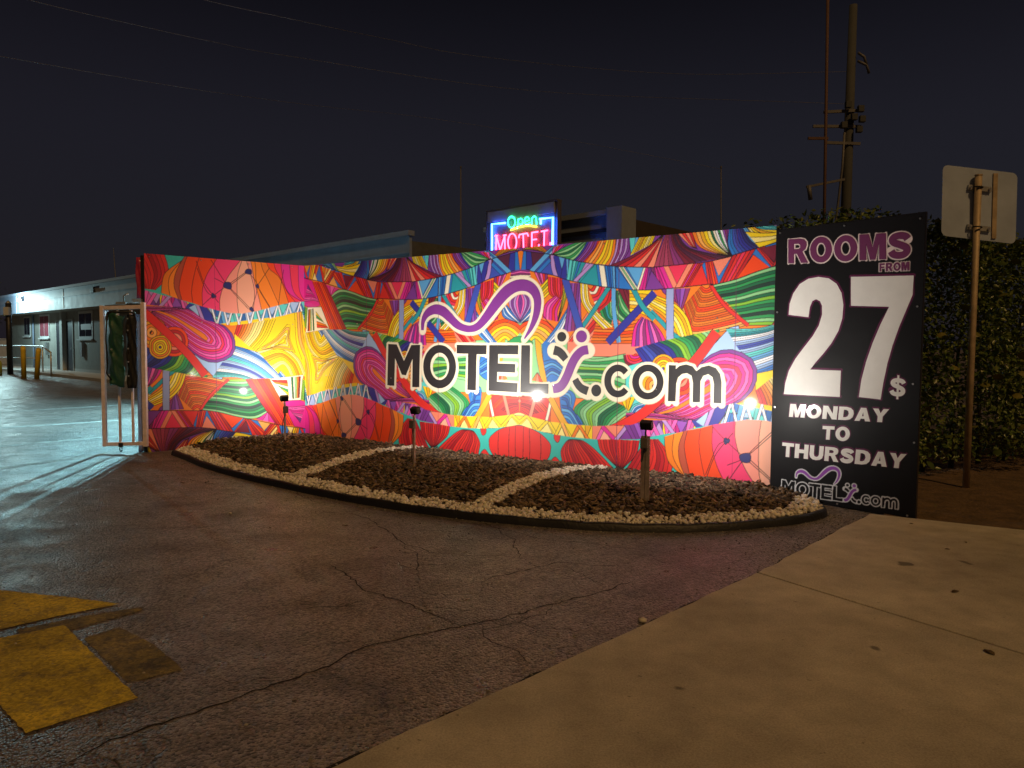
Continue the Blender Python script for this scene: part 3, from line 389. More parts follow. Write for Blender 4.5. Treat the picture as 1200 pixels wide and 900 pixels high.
('B',['magenta','pinkred','magenta'],[(362,51),(339,37),(331,9),(330,-15)],[(380,56),(366,41),(367,3),(368,-19)],3),
('L',0.7,[(226,60),(239,48),(258,33),(283,14)]),
('L',0.7,[(285,63),(258,34),(237,2)]),
('L',0.7,[(246,56),(239,47),(228,31),(219,5)]),
('L',0.7,[(241,48),(231,42),(220,14)]),
('L',0.7,[(289,64),(259,35),(241,25)]),
('L',0.7,[(259,35),(285,14)]),
('L',0.7,[(289,64),(297,32),(285,14)]),
('L',0.7,[(326,57),(330,28),(334,8)]),
('L',0.7,[(314,59),(297,32)]),
('L',0.7,[(297,32),(314,7)]),
('F','navy',[(239,51),(241,48),(239,44),(237,48)],0),
('F','navy',[(253,36),(262,38),(262,30),(254,30)],0),
('F','navy',[(291,67),(286,63),(289,60),(292,64)],0),
('F','navy',[(299,35),(295,33),(297,29),(299,31)],0),
('F','navy',[(289,17),(281,16),(283,11),(289,11)],0),
('F','navy',[(242,50),(238,48),(241,46),(243,48)],0),
('C',[(-137,71),(-36,54),(-11,59),(2,60),(14,57),(40,53),(73,52),(99,52),(140,56),(158,62),(175,63),(209,65),(227,78),(245,83),(263,85),(285,82),(306,77),(326,72),(346,66),(362,63),(388,61),(389,48),(362,50),(347,51),(331,55),(314,60),(297,65),(277,69),(259,69),(240,65),(222,61),(209,58),(192,52),(179,50),(148,42),(99,38),(73,38),(51,39),(31,41),(14,44),(1,47),(-11,45),(-21,43),(-36,41),(-138,53)]),
('R','yellow'),
('F','lyellow',[(20,42),(12,55),(2,46)],1),
('F','lyellow',[(45,40),(38,51),(29,41)],1),
('F','lyellow',[(62,38),(57,48),(52,39)],1),
('F','lyellow',[(87,37),(80,48),(73,38)],1),
('F','lyellow',[(2,61),(-7,57),(10,57)],1),
('S','yellow',3,[(27,41),(10,58)]),
('S','yellow',3,[(-5,46),(10,57)]),
('S','yellow',3,[(51,38),(38,55)]),
('S','yellow',3,[(26,42),(40,55)]),
('S','yellow',3,[(69,37),(57,53)]),
('S','yellow',3,[(49,38),(57,53)]),
('B',['mustard','yellow'],[(94,52),(87,36)],[(78,53),(87,36)],2),
('S','orange',3.5,[(79,52),(70,36)]),
('S','lorange',3.5,[(66,36),(57,53)]),
('S','orange',3,[(92,35),(78,52)]),
('F','salmon',[(137,55),(95,53),(95,35),(137,34)],1),
('F','lsalmon',[(118,38),(109,49),(101,36)],1),
('F','purple',[(137,55),(125,37),(142,37)],1),
('S','pink',3.5,[(109,53),(100,35)]),
('S','magenta',4,[(107,52),(125,37)]),
('S','lilac',3.5,[(135,54),(121,37)]),
('B',['purple','violet','pink','purple'],[(130,59),(146,35)],[(175,66),(175,42)],4),
('B',['pink','magenta','purple','pink'],[(175,66),(179,45)],[(211,69),(205,53)],4),
('F','lilac',[(171,61),(162,46),(177,48)],1),
('F','violet',[(201,63),(188,64),(194,51)],1),
('S','pink',3.5,[(160,65),(171,46)]),
('S','pink',3.5,[(190,67),(181,47)]),
('S','lilac',3.5,[(175,64),(188,49)]),
('F','indigo',[(245,84),(222,80),(205,64),(211,56),(231,62)],1),
('F','lblue',[(222,75),(209,64),(218,59)],1),
('S','lilac',3.5,[(226,78),(219,59)]),
('S','lblue',3.5,[(247,84),(235,63)]),
('B',['blue','sky','aqua','blue','lblue','aqua','sky','blue','aqua','lblue','sky','blue','lblue','aqua'],[(241,84),(236,63)],[(383,63),(383,47)],14),
('F','aqua',[(373,47),(365,64),(357,48)],1),
('S','white',2,[(375,48),(363,83)]),
('S','white',2,[(355,49),(365,83)]),
('F','lblue',[(356,51),(348,66),(341,51)],1),
('S','white',2,[(358,49),(347,84)]),
('S','white',2,[(339,50),(349,84)]),
('F','aqua',[(340,54),(333,68),(325,55)],1),
('S','white',2,[(343,49),(332,84)]),
('S','white',2,[(324,50),(333,84)]),
('F','lblue',[(325,57),(317,70),(310,58)],1),
('S','white',2,[(327,50),(316,85)]),
('S','white',2,[(309,51),(318,85)]),
('F','aqua',[(309,61),(302,71),(295,61)],1),
('S','white',2,[(311,51),(301,85)]),
('S','white',2,[(293,52),(302,85)]),
('F','lblue',[(294,64),(287,73),(280,65)],1),
('S','white',2,[(296,52),(286,86)]),
('S','white',2,[(279,53),(287,86)]),
('F','aqua',[(279,67),(272,74),(265,68)],1),
('S','white',2,[(281,52),(271,86)]),
('S','white',2,[(264,53),(273,86)]),
('F','lblue',[(265,70),(258,76),(251,71)],1),
('S','white',2,[(267,53),(257,87)]),
('S','white',2,[(250,54),(258,87)]),
('F','aqua',[(250,74),(244,78),(237,74)],1),
('S','white',2,[(252,54),(243,87)]),
('S','white',2,[(235,55),(244,87)]),
('C',None),
('L',0.9,[(2,240),(14,238),(42,233),(67,226),(85,222),(100,219),(114,217),(133,215),(160,213),(162,213),(192,214),(217,215),(242,219),(231,217),(253,222),(276,227),(300,234),(324,241),(350,245),(365,247)]),
('L',0.9,[(10,219),(19,216),(44,211),(59,206),(80,201),(101,197),(114,195),(137,192),(160,191),(189,192),(221,194),(222,193),(244,197),(267,204),(291,210),(310,215),(330,220),(350,224),(365,227)])]


# ================================================================== ground, pavements, markings
def asphalt():
    m = bpy.data.materials.new('asphalt'); m.use_nodes = True; t = m.node_tree; N = t.nodes; Lk = t.links; b = N['Principled BSDF']
    tc = N.new('ShaderNodeTexCoord'); ob = tc.outputs['Object']
    def noise(sc_, det=6, ro=.6, vec=ob):
        n = N.new('ShaderNodeTexNoise'); n.inputs['Scale'].default_value = sc_; n.inputs['Detail'].default_value = det; n.inputs['Roughness'].default_value = ro; Lk.new(vec, n.inputs['Vector']); return n.outputs[0]
    def ramp(src, a, b_, lo, hi):
        r = N.new('ShaderNodeMapRange'); r.inputs[1].default_value = a; r.inputs[2].default_value = b_; r.inputs[3].default_value = lo; r.inputs[4].default_value = hi; Lk.new(src, r.inputs[0]); return r.outputs[0]
    def math_(op, a, b_=None):
        n = N.new('ShaderNodeMath'); n.operation = op
        for i, q in enumerate((a, b_)):
            if q is None: continue
            if isinstance(q, (int, float)): n.inputs[i].default_value = q
            else: Lk.new(q, n.inputs[i])
        return n.outputs[0]
    big = ramp(noise(.55, 5), .3, .7, .68, 1.3); mid = ramp(noise(5, 6), .3, .7, .8, 1.2); grit = ramp(noise(170, 3, .8), .32, .68, .45, 1.6)
    # hairline map cracking, only here and there
    wv = N.new('ShaderNodeVectorMath'); wv.operation = 'ADD'
    wn = N.new('ShaderNodeTexNoise'); wn.inputs['Scale'].default_value = 2.6; wn.inputs['Detail'].default_value = 5; Lk.new(ob, wn.inputs['Vector'])
    ws = N.new('ShaderNodeVectorMath'); ws.operation = 'SCALE'; ws.inputs['Scale'].default_value = .7; Lk.new(wn.outputs['Color'], ws.inputs[0])
    Lk.new(ob, wv.inputs[0]); Lk.new(ws.outputs[0], wv.inputs[1])
    vo = N.new('ShaderNodeTexVoronoi'); vo.feature = 'DISTANCE_TO_EDGE'; vo.inputs['Scale'].default_value = 1.7; Lk.new(wv.outputs[0], vo.inputs['Vector'])
    cr = ramp(vo.outputs['Distance'], .0, .016, 1, 0); msk = ramp(noise(.9, 3), .43, .56, 0, 1); crack = math_('MULTIPLY', cr, msk)
    # aggregate
    ag = N.new('ShaderNodeTexVoronoi'); ag.inputs['Scale'].default_value = 85; Lk.new(ob, ag.inputs['Vector'])
    sp_ = N.new('ShaderNodeSeparateColor'); Lk.new(ag.outputs['Color'], sp_.inputs[0]); pebble = ramp(sp_.outputs[0], 0, 1, .25, 2.1)
    stain = ramp(noise(1.6, 4, .5), .36, .44, .62, 1)
    v = math_('MULTIPLY', math_('MULTIPLY', math_('MULTIPLY', big, mid), math_('MULTIPLY', grit, stain)), pebble); v = math_('MULTIPLY', v, math_('SUBTRACT', 1.0, math_('MULTIPLY', crack, .75)))
    mx = N.new('ShaderNodeMix'); mx.data_type = 'RGBA'; mx.blend_type = 'MULTIPLY'; mx.inputs[0].default_value = 1; mx.inputs[6].default_value = (.132, .114, .106, 1); Lk.new(v, mx.inputs[7])
    Lk.new(mx.outputs[2], b.inputs['Base Color'])
    Lk.new(ramp(noise(3, 4), .3, .7, .26, .50), b.inputs['Roughness'])
    hgt = math_('SUBTRACT', math_('ADD', math_('MULTIPLY', ag.outputs['Distance'], -1.5), math_('MULTIPLY', noise(40, 5), .7)), math_('MULTIPLY', crack, 1.6))
    hgt = math_('ADD', hgt, math_('MULTIPLY', noise(2.2, 3), 3.0))
    bp = N.new('ShaderNodeBump'); bp.inputs['Strength'].default_value = .7; bp.inputs['Distance'].default_value = .011; Lk.new(hgt, bp.inputs['Height']); Lk.new(bp.outputs[0], b.inputs['Normal'])
    return m
ASPH = asphalt()
g = MB().add([(-400, -60, 0), (400, -60, 0), (400, 700, 0), (-400, 700, 0)], [(0, 1, 2, 3)]).build('ground', ASPH); struct(g)
# cracks that can be followed by eye: dirt-filled furrows
CRK = mat('crack_dirt', (.012, .010, .009), .95, bump=.4, bscale=150)
for k, (wd, pts) in enumerate(CRACKS):
    P = []; pts = [Vector(p) for p in pts]
    for a, b in zip(pts[:-1], pts[1:]):
        n = max(2, int((b - a).length / .035))
        for i in range(n): P.append(a.lerp(b, i / n))
    P.append(pts[-1]); d = (pts[-1] - pts[0]).normalized(); nn = Vector((-d.y, d.x)); rr = random.Random(k); off = 0; vs = []; fs = []
    for i, p in enumerate(P):
        off = off * .82 + rr.uniform(-.016, .016); e = min(1, i / 5, (len(P) - 1 - i) / 5); ww = wd * (.25 + .75 * e) * rr.uniform(.45, 1.3)
        q = p + nn * off; vs += [(q.x - nn.x * ww, q.y - nn.y * ww, .0008), (q.x + nn.x * ww, q.y + nn.y * ww, .0008)]
    fs = [(2 * i, 2 * i + 1, 2 * i + 3, 2 * i + 2) for i in range(len(P) - 1)]
    struct(MB().add(vs, fs).build('pavement_crack', CRK))
# concrete sidewalk, two slabs with an open joint
def concrete():
    m = bpy.data.materials.new('concrete'); m.use_nodes = True; t = m.node_tree; N = t.nodes; Lk = t.links; b = N['Principled BSDF']; tc = N.new('ShaderNodeTexCoord')
    def nz(s, d, lo, hi, a=.3, b_=.7, ro=.6):
        n = N.new('ShaderNodeTexNoise'); n.inputs['Scale'].default_value = s; n.inputs['Detail'].default_value = d; n.inputs['Roughness'].default_value = ro; Lk.new(tc.outputs['Object'], n.inputs['Vector'])
        r = N.new('ShaderNodeMapRange'); r.inputs[1].default_value = a; r.inputs[2].default_value = b_; r.inputs[3].default_value = lo; r.inputs[4].default_value = hi; Lk.new(n.outputs[0], r.inputs[0]); return n.outputs[0], r.outputs[0]
    def mul(a, c):
        n = N.new('ShaderNodeMath'); n.operation = 'MULTIPLY'; Lk.new(a, n.inputs[0]); Lk.new(c, n.inputs[1]); return n.outputs[0]
    _, big = nz(.8, 5, .70, 1.22); _, mid = nz(5.5, 7, .82, 1.14); fr, fine = nz(130, 4, .70, 1.28, ro=.75); _, spot = nz(5.2, 2, .35, 1.0, .245, .275, .4); _, spk = nz(34, 2, .55, 1.0, .22, .27, .4)
    v = mul(mul(mul(big, mid), mul(fine, spot)), spk)
    mx = N.new('ShaderNodeMix'); mx.data_type = 'RGBA'; mx.blend_type = 'MULTIPLY'; mx.inputs[0].default_value = 1; mx.inputs[6].default_value = (.47, .43, .37, 1); Lk.new(v, mx.inputs[7]); Lk.new(mx.outputs[2], b.inputs['Base Color'])
    b.inputs['Roughness'].default_value = .78
    bp = N.new('ShaderNodeBump'); bp.inputs['Strength'].default_value = .35; bp.inputs['Distance'].default_value = .005; Lk.new(fr, bp.inputs['Height']); Lk.new(bp.outputs[0], b.inputs['Normal'])
    return m
CONC = concrete()
sw = bpy.data.objects.new('sidewalk', None); COLL.objects.link(sw); struct(sw)
E0 = Vector((-2.55, .26)); E1 = Vector((1.455, 4.318)); E2 = Vector((2.87, 5.885)); E3 = Vector((9.0, 2.42)); J1 = Vector((4.2, .30))
jd = (J1 - E1).normalized(); jn = Vector((-jd.y, jd.x)) * .007
def wob(a, b, n, amp, seed):
    rr = random.Random(seed); d = (b - a).normalized(); q = Vector((-d.y, d.x)); return [a.lerp(b, i / n) + q * rr.uniform(-amp, amp) * (0 if i in (0, n) else 1) for i in range(n + 1)]
near = wob(E0, E1 - jn * 1, 40, .008, 1) + [J1 - jn, Vector((4.2, -6)), Vector((-6, -6)), Vector((-6, .2))]
if (E2 - E1).dot(jn) < 0: jn = -jn
near = wob(E0, E1 - jn, 40, .008, 1) + [J1 - jn, Vector((4.0, -8)), Vector((-7, -8)), Vector((-6.8, -4.0))]
far = wob(E1 + jn, E2, 22, .008, 2) + wob(E2, E3, 24, .006, 3)[1:] + [Vector((9, -6)), J1 + jn + Vector((0, -6)), J1 + jn]
for poly in (near, far):
    MB().prism([(p.x, p.y) for p in poly], -.05, .022).build('slab', CONC, sw, bevel=.006)
MB().prism([(E1.x - .03, E1.y), (E1.x + .05, E1.y - .05), (J1.x + .05, J1.y), (J1.x - .05, J1.y)], -.04, .006).build('joint_filler', CRK, sw)
# dirt-filled gap where the asphalt has broken away along the sidewalk
gp_ = wob(E0, E1, 60, .010, 5) + wob(E1, E2, 34, .012, 6)[1:]; rr_ = random.Random(3); vs = []
for i, p in enumerate(gp_):
    q = Vector((-.72, .69)); w_ = rr_.uniform(.012, .034); vs += [(p.x - q.x * .03, p.y - q.y * .03, .0009), (p.x + q.x * w_, p.y + q.y * w_, .0009)]
struct(MB().add(vs, [(2 * i, 2 * i + 2, 2 * i + 3, 2 * i + 1) for i in range(len(gp_) - 1)]).build('pavement_gap', CRK))
# bare soil beyond the sidewalk, under the hedge
SOIL = mat('soil', (.12, .075, .04), .95, var=.5, vscale=7, bump=.9, bscale=35, bdist=.03)
nx, ny = 60, 60; P = np.zeros((ny, nx, 3)); a0 = np.array([2.98, 5.86]); ux = np.array([.870, -.492]); uy = np.array([.35, .94])
for j in range(ny):
    for i in range(nx):
        q = a0 + ux * (i / (nx - 1) * 7.5) + uy * (j / (ny - 1) * 7.0); P[j, i] = (q[0], q[1], .012 + .02 * min(1, j / 6) + .012 * noise2(q[0], q[1], 5, 4) * min(1, j / 3))
struct(link('soil_ground', grid_mesh('soil', P, None), SOIL, None, True))
# painted markings
YEL = mat('yellow_paint', hx('c48a10'), .7, var=.30, vscale=6, bump=.5, bscale=150, bdist=.004)
def faded(name, col, keep):
    m = bpy.data.materials.new(name); m.use_nodes = True; t = m.node_tree; N = t.nodes; b = N['Principled BSDF']; tc = N.new('ShaderNodeTexCoord')
    n = N.new('ShaderNodeTexNoise'); n.inputs['Scale'].default_value = 11; n.inputs['Detail'].default_value = 12; n.inputs['Roughness'].default_value = .82; t.links.new(tc.outputs['Object'], n.inputs['Vector'])
    r = N.new('ShaderNodeMapRange'); r.inputs[1].default_value = keep - .10; r.inputs[2].default_value = keep + .10; t.links.new(n.outputs[0], r.inputs[0])
    mx = N.new('ShaderNodeMix'); mx.data_type = 'RGBA'; mx.inputs[6].default_value = (.115, .100, .085, 1); mx.inputs[7].default_value = (*col, 1); t.links.new(r.outputs[0], mx.inputs[0]); 
    ag = N.new('ShaderNodeTexVoronoi'); ag.inputs['Scale'].default_value = 85; t.links.new(tc.outputs['Object'], ag.inputs['Vector']); sp_ = N.new('ShaderNodeSeparateColor'); t.links.new(ag.outputs['Color'], sp_.inputs[0])
    pr = N.new('ShaderNodeMapRange'); pr.inputs[3].default_value = .68; pr.inputs[4].default_value = 1.3; t.links.new(sp_.outputs[0], pr.inputs[0])
    n3 = N.new('ShaderNodeTexNoise'); n3.inputs['Scale'].default_value = 2.5; n3.inputs['Detail'].default_value = 6; t.links.new(tc.outputs['Object'], n3.inputs['Vector']); p3 = N.new('ShaderNodeMapRange'); p3.inputs[1].default_value = .3; p3.inputs[2].default_value = .7; p3.inputs[3].default_value = .6; p3.inputs[4].default_value = 1.25; t.links.new(n3.outputs[0], p3.inputs[0])
    mm = N.new('ShaderNodeMath'); mm.operation = 'MULTIPLY'; t.links.new(pr.outputs[0], mm.inputs[0]); t.links.new(p3.outputs[0], mm.inputs[1])
    m2 = N.new('ShaderNodeMix'); m2.data_type = 'RGBA'; m2.blend_type = 'MULTIPLY'; m2.inputs[0].default_value = 1; t.links.new(mx.outputs[2], m2.inputs[6]); t.links.new(mm.outputs[0], m2.inputs[7]); t.links.new(m2.outputs[2], b.inputs['Base Color'])
    b.inputs['Roughness'].default_value = .75
    bp = N.new('ShaderNodeBump'); bp.inputs['Strength'].default_value = .5; bp.inputs['Distance'].default_value = .004; t.links.new(n.outputs[0], bp.inputs['Height']); t.links.new(bp.outputs[0], b.inputs['Normal'])
    return m
YWORN = faded('worn_yellow', (.56, .43, .04), .42); YOLD = faded('ghost_yellow', (.34, .27, .09), .53); WOLD = faded('worn_white', (.42, .44, .44), .47)
def sheet(poly, z, name, m, seed=0, amp=.0035):
    out = []; pv = [Vector(p) for p in poly]
    for a, b in zip(pv, pv[1:] + pv[:1]): out += wob(a, b, max(2, int((b - a).length / .025)), amp, seed)[:-1]; seed += 1
    me = MB(); n = len(out); tr = tessellate_polygon([[Vector((p.x, p.y, 0)) for p in out]]); vs = [(p.x, p.y, z) for p in out]
    fs = [t if ((out[t[1]] - out[t[0]]).to_3d().cross((out[t[2]] - out[t[0]]).to_3d())).z > 0 else t[::-1] for t in tr]
    return struct(me.add(vs, fs).build(name, m))
sheet(ARROW_HEAD, .0022, 'painted_arrow_head', YWORN, 10); sheet(ARROW_STEM, .0022, 'painted_arrow_stem', YWORN, 20)
sheet(ARROW_OLD, .0014, 'painted_arrow_ghost', YOLD, 30); sheet(ARROW_OLD2, .0018, 'painted_arrow_ghost', YOLD, 40)
for k, (a, b) in enumerate(LOT_LINES):
    a = Vector(a); b = Vector(b); d = (b - a).normalized(); n = Vector((-d.y, d.x)) * .055
    sheet([a - n, b - n, b + n, a + n], .0015, 'parking_line', WOLD, 50 + k)

# ================================================================== mural wall
COL = {k: np.array(hx(v), np.float32) for k, v in PAL.items()}; INK = np.array(hx('22141e'), np.float32)
def smooth(p,n=8,closed=False):
    p=np.array(p,float)
    if len(p)<3: 
        return p[0]+(p[-1]-p[0])*np.linspace(0,1,n+1)[:,None] if len(p)==2 else p
    if closed: q=np.vstack([p[-1],p,p[0],p[1]])
    else: q=np.vstack([2*p[0]-p[1],p,2*p[-1]-p[-2]])
    out=[]
    t=np.linspace(0,1,n,endpoint=False)[:,None]
    for i in range(1,len(q)-2):
        a,b,c,d=q[i-1],q[i],q[i+1],q[i+2]
        out.append(.5*(2*b+(c-a)*t+(2*a-5*b+4*c-d)*t**2+(3*b-a-3*c+d)*t**3))
    out=np.vstack(out)
    return out if closed else np.vstack([out,p[-1]])
def resamp(p,n):
    s=np.r_[0,np.cumsum(np.linalg.norm(np.diff(p,axis=0),axis=1))]
    if s[-1]<1e-9: return np.repeat(p[:1],n,0)
    t=np.linspace(0,s[-1],n); return np.stack([np.interp(t,s,p[:,0]),np.interp(t,s,p[:,1])],1)
class Canvas:
    def __init__(s,w,hh,res,x0=0.):   # cm
        s.r=res;s.x0=x0;s.W=int(round(w/res));s.H=int(round(hh/res));s.a=np.zeros((s.H,s.W,3),np.float32);s.m=None
    def mask(s,P):
        P=(np.asarray(P,float)-[s.x0,0])/s.r-.5
        y0=max(0,int(np.ceil(P[:,1].min())));y1=min(s.H-1,int(P[:,1].max()))
        x0=max(0,int(np.floor(P[:,0].min())));x1=min(s.W-1,int(np.ceil(P[:,0].max())))
        if y1<y0 or x1<x0: return None
        Q=np.roll(P,-1,0)
        cnt=np.zeros((y1-y0+1,x1-x0+2),np.int32)
        for (ax,ay),(bx,by) in zip(P,Q):
            if ay==by: continue
            lo,hi=(ay,by) if ay<by else (by,ay)
            i0=max(y0,int(np.ceil(lo)));i1=min(y1,int(np.ceil(hi))-1)
            if i1<i0: continue
            ys=np.arange(i0,i1+1); xs=ax+(ys-ay)*(bx-ax)/(by-ay)
            xi=np.clip(np.ceil(xs).astype(int)-x0,0,x1-x0+1)
            np.add.at(cnt,(ys-y0,xi),1)
        return (slice(y0,y1+1),slice(x0,x1+1)),(np.cumsum(cnt,1)[:,:-1]%2==1)
    def fill(s,P,c):
        k=s.mask(P)
        if k is None:return
        sl,m=k
        if s.m is not None: m=m&s.m[sl]
        s.a[sl][m]=c
    def clip(s,P):
        if P is None: s.m=None;return
        s.m=np.zeros((s.H,s.W),bool); sl,m=s.mask(P); s.m[sl]=m
    def stroke(s,P,w,c):
        P=np.asarray(P,float)
        if np.ndim(w)==0: w=np.full(len(P),w)
        keep=np.r_[True,np.linalg.norm(np.diff(P,axis=0),axis=1)>1e-6];P=P[keep];w=np.asarray(w)[keep]
        if len(P)<2:return
        T=np.gradient(P,axis=0);T/=np.linalg.norm(T,axis=1)[:,None]+1e-9;N=np.stack([-T[:,1],T[:,0]],1)*w[:,None]/2
        for i in range(len(P)-1):
            s.fill(np.array([P[i]+N[i],P[i+1]+N[i+1],P[i+1]-N[i+1],P[i]-N[i]]),c)
def draw(cv,ops,lw=.8):
    for o in ops:
        k=o[0]
        if k=='R': 
            if cv.m is None: cv.a[:]=COL[o[1]]
            else: cv.a[cv.m]=COL[o[1]]
        elif k=='C': cv.clip(None if o[1] is None else np.array(o[1],float))
        elif k=='F':
            P=np.array(o[2],float) if o[3] else smooth(o[2],6,True)
            cv.fill(P,COL[o[1]]); cv.stroke(np.vstack([P,P[:1]]),lw,INK)
        elif k=='B':
            A=resamp(smooth(o[2],8),26);Bc=resamp(smooth(o[3],8),26);n=o[4];cs=o[1]
            for i in range(n):
                a=A+(Bc-A)*i/n;b=A+(Bc-A)*(i+1)/n
                cv.fill(np.vstack([a,b[::-1]]),COL[cs[i%len(cs)]])
            gapw=np.linalg.norm(Bc-A,axis=1).mean()/n
            if n>=4 and gapw>4.2:
                for i in range(n):
                    a=A+(Bc-A)*(i+.5)/n;b=A+(Bc-A)*(i+1)/n
                    cv.fill(np.vstack([a,b[::-1]]),np.array(COL[cs[i%len(cs)]])*(.74 if i%2 else .86)); cv.stroke(a,lw*.75,INK)
            for i in range(n+1): cv.stroke(A+(Bc-A)*i/n,lw,INK)
        elif k=='S':
            P=smooth(o[3],8); cv.stroke(P,o[2]+2*lw*.8,INK);cv.stroke(P,o[2],COL[o[1]])
        elif k=='L': cv.stroke(smooth(o[2],8),o[1],INK)

RES = .3
cvs = Canvas(LEN_S * 100 + 2, 244, RES); draw(cvs, OPS, .62); half = cvs.a
nL = int(LEN_S * 100 / RES); nR = int(LEN_R * 100 / RES); nW = int(LEN_W * 100 / RES)
comp = np.concatenate([half[::-1][:, nL - nW:nL], half[:, :nL][:, ::-1], half[:, :nR]], 1).copy()
c2 = Canvas(1, 1, 1); c2.r = RES; c2.a = comp; c2.H, c2.W = comp.shape[:2]; c2.x0 = -(nL + nW) * RES
def taper(l, k=1.0):
    P = np.array(l[2]); Q = smooth(P[:, :2], 8); wd = np.interp(np.linspace(0, 1, len(Q)), np.linspace(0, 1, len(P)), P[:, 2]) * 2 * k
    return Q, wd
CREAM = COL['cream']
def halo(cv, wdt, col, lets=None):
    for l in (lets or LET):
        if l[0] == 'P':
            for pp in (l[2], l[3]):
                if pp:
                    P = np.array(pp); cv.stroke(np.vstack([P, P[:2]]), wdt, col)
                    for q in P: cv.fill(q + wdt / 2 * np.stack([np.cos(np.linspace(0, 6.28, 12)), np.sin(np.linspace(0, 6.28, 12))], 1), col)
        else:
            Q, wd = taper(l); cv.stroke(Q, wd + wdt, col)
            for q, w_ in ((Q[0], wd[0]), (Q[-1], wd[-1])): cv.fill(q + (w_ + wdt) / 2 * np.stack([np.cos(np.linspace(0, 6.28, 16)), np.sin(np.linspace(0, 6.28, 16))], 1), col)
halo(c2, 7.4, CREAM * .8 + .12 * np.array([1, .5, .2])); halo(c2, 5.6, CREAM)
for sx in np.arange(-LEN_S * 100 - 122 * 1.0, LEN_R * 100, 122.0):
    if abs(sx) > 4 and abs(sx + LEN_S * 100) > 4: c2.stroke(np.array([(sx, -2), (sx + .1, 120), (sx, 246)]), .5, COL['plum'] * .5)
VINYL = mat('printed_vinyl', rough=.55, attr='Col', coat=.55, bump=.22, bscale=1.1, bdist=.02)
VINYL.node_tree.nodes['Principled BSDF'].inputs['Coat Roughness'].default_value = .07
BOARD = mat('board_edge', (.10, .09, .09), .6, var=.2); STEEL_D = mat('dark_steel', (.035, .035, .04), .5, metal=.6, var=.2); GALV = mat('galvanised', (.45, .46, .47), .45, metal=.7, var=.18, vscale=14)
mural = empty('mural_fence', (MW.x, MW.y, 0), 'long fence printed with a rainbow swirl mural and large dark lettering', 'fence')
cum = 0
for nm, s0, s1, n0, n1 in (('wing', -LEN_S - LEN_W, -LEN_S, 0, nW), ('left', -LEN_S, 0, nW, nW + nL), ('right', 0, LEN_R, nW + nL, nW + nL + nR)):
    sub = comp[:, n0:n1]; h2, w2 = sub.shape[0] // 2, sub.shape[1] // 2
    sub = sub[:h2 * 2, :w2 * 2].reshape(h2, 2, w2, 2, 3).mean((1, 3))
    eps = 1e-4; A = wall_pt(s0 + eps, 0, .0); Bq = wall_pt(s1 - eps, 0, .0)
    tx = np.linspace(0, 1, w2)[None, :, None]; P = np.array(A)[None, None] * (1 - tx) + np.array(Bq)[None, None] * tx
    P = np.repeat(P, h2, 0); P[:, :, 2] = np.linspace(-.02, WALL_H, h2)[:, None]
    link('printed_panel', grid_mesh('printed_panel', P, sub), VINYL, mural)
    # board behind the print
    a = wall_pt(s0 + .003, 0, -.022); b = wall_pt(s1 - .003, 0, -.022)
    MB().beam((a.x, a.y, WALL_H / 2 - .02), (b.x, b.y, WALL_H / 2 - .02), .036, WALL_H - .004).build('backing_board', BOARD, mural)
for s in (-5.64, -4.6, -3.66, -2.4, -1.2, -.02, 1.2, 2.4):
    p = wall_pt(s, 0, -.085); MB().box((p.x, p.y, 1.18), (.06, .06, 2.40)).build('post', STEEL_D, mural)
SCR = mat('screw_head', (.6, .6, .6), .3, metal=.9)
for k_, sx in enumerate(np.arange(-LEN_S - LEN_W + .06, LEN_R, .61)):
    for z_ in (2.405, 1.62 if k_ % 2 else .92):
        p_ = wall_pt(float(sx), z_, .0005); q_ = wall_pt(float(sx), z_, .005); MB().tube([p_, q_], .007, 8).build('screw', SCR, mural)
INKM = mat('letter_ink', hx('2e2b2e'), .5, coat=.5, bump=.10, bscale=1.1, bdist=.02, var=.08); VIOM = mat('letter_violet', hx('863a97'), .5, coat=.5, var=.05)
def letter_mesh(l, f, off):
    """flat cut-vinyl letter, f(x_cm, y_cm, off) -> world"""
    mb = MB()
    if l[0] == 'P':
        loops = [[Vector((x, y, 0)) for x, y in l[2]]] + ([[Vector((x, y, 0)) for x, y in l[3]]] if l[3] else [])
        pts = [q for lp in loops for q in lp]; tr = tessellate_polygon(loops)
        fs = [t if (pts[t[1]] - pts[t[0]]).cross(pts[t[2]] - pts[t[0]]).z < 0 else t[::-1] for t in tr]
        mb.add([f(q.x, q.y, off) for q in pts], fs)
        k = 0
        for lp in loops:   # the cut edge, back to the panel
            n = len(lp); mb.add([f(q.x, q.y, off) for q in lp] + [f(q.x, q.y, .0006) for q in lp], [(i, (i + 1) % n, n + (i + 1) % n, n + i) for i in range(n)])
    else:
        Q, wd = taper(l); T = np.gradient(Q, axis=0); T /= np.linalg.norm(T, axis=1)[:, None]; Nn = np.stack([-T[:, 1], T[:, 0]], 1) * wd[:, None] / 2
        vs = []
        for q, n in zip(Q, Nn): vs += [f(*(q + n), off), f(*(q - n), off)]
        mb.add(vs, [(2 * i, 2 * i + 2, 2 * i + 3, 2 * i + 1) for i in range(len(Q) - 1)])
    return mb
for l, nm in zip(LET, LETNAMES):
    letter_mesh(l, lambda x, y, o: wall_pt(x / 100, y / 100, o), .0025).build(nm, VIOM if l[1] == 'violet2' else INKM, mural)

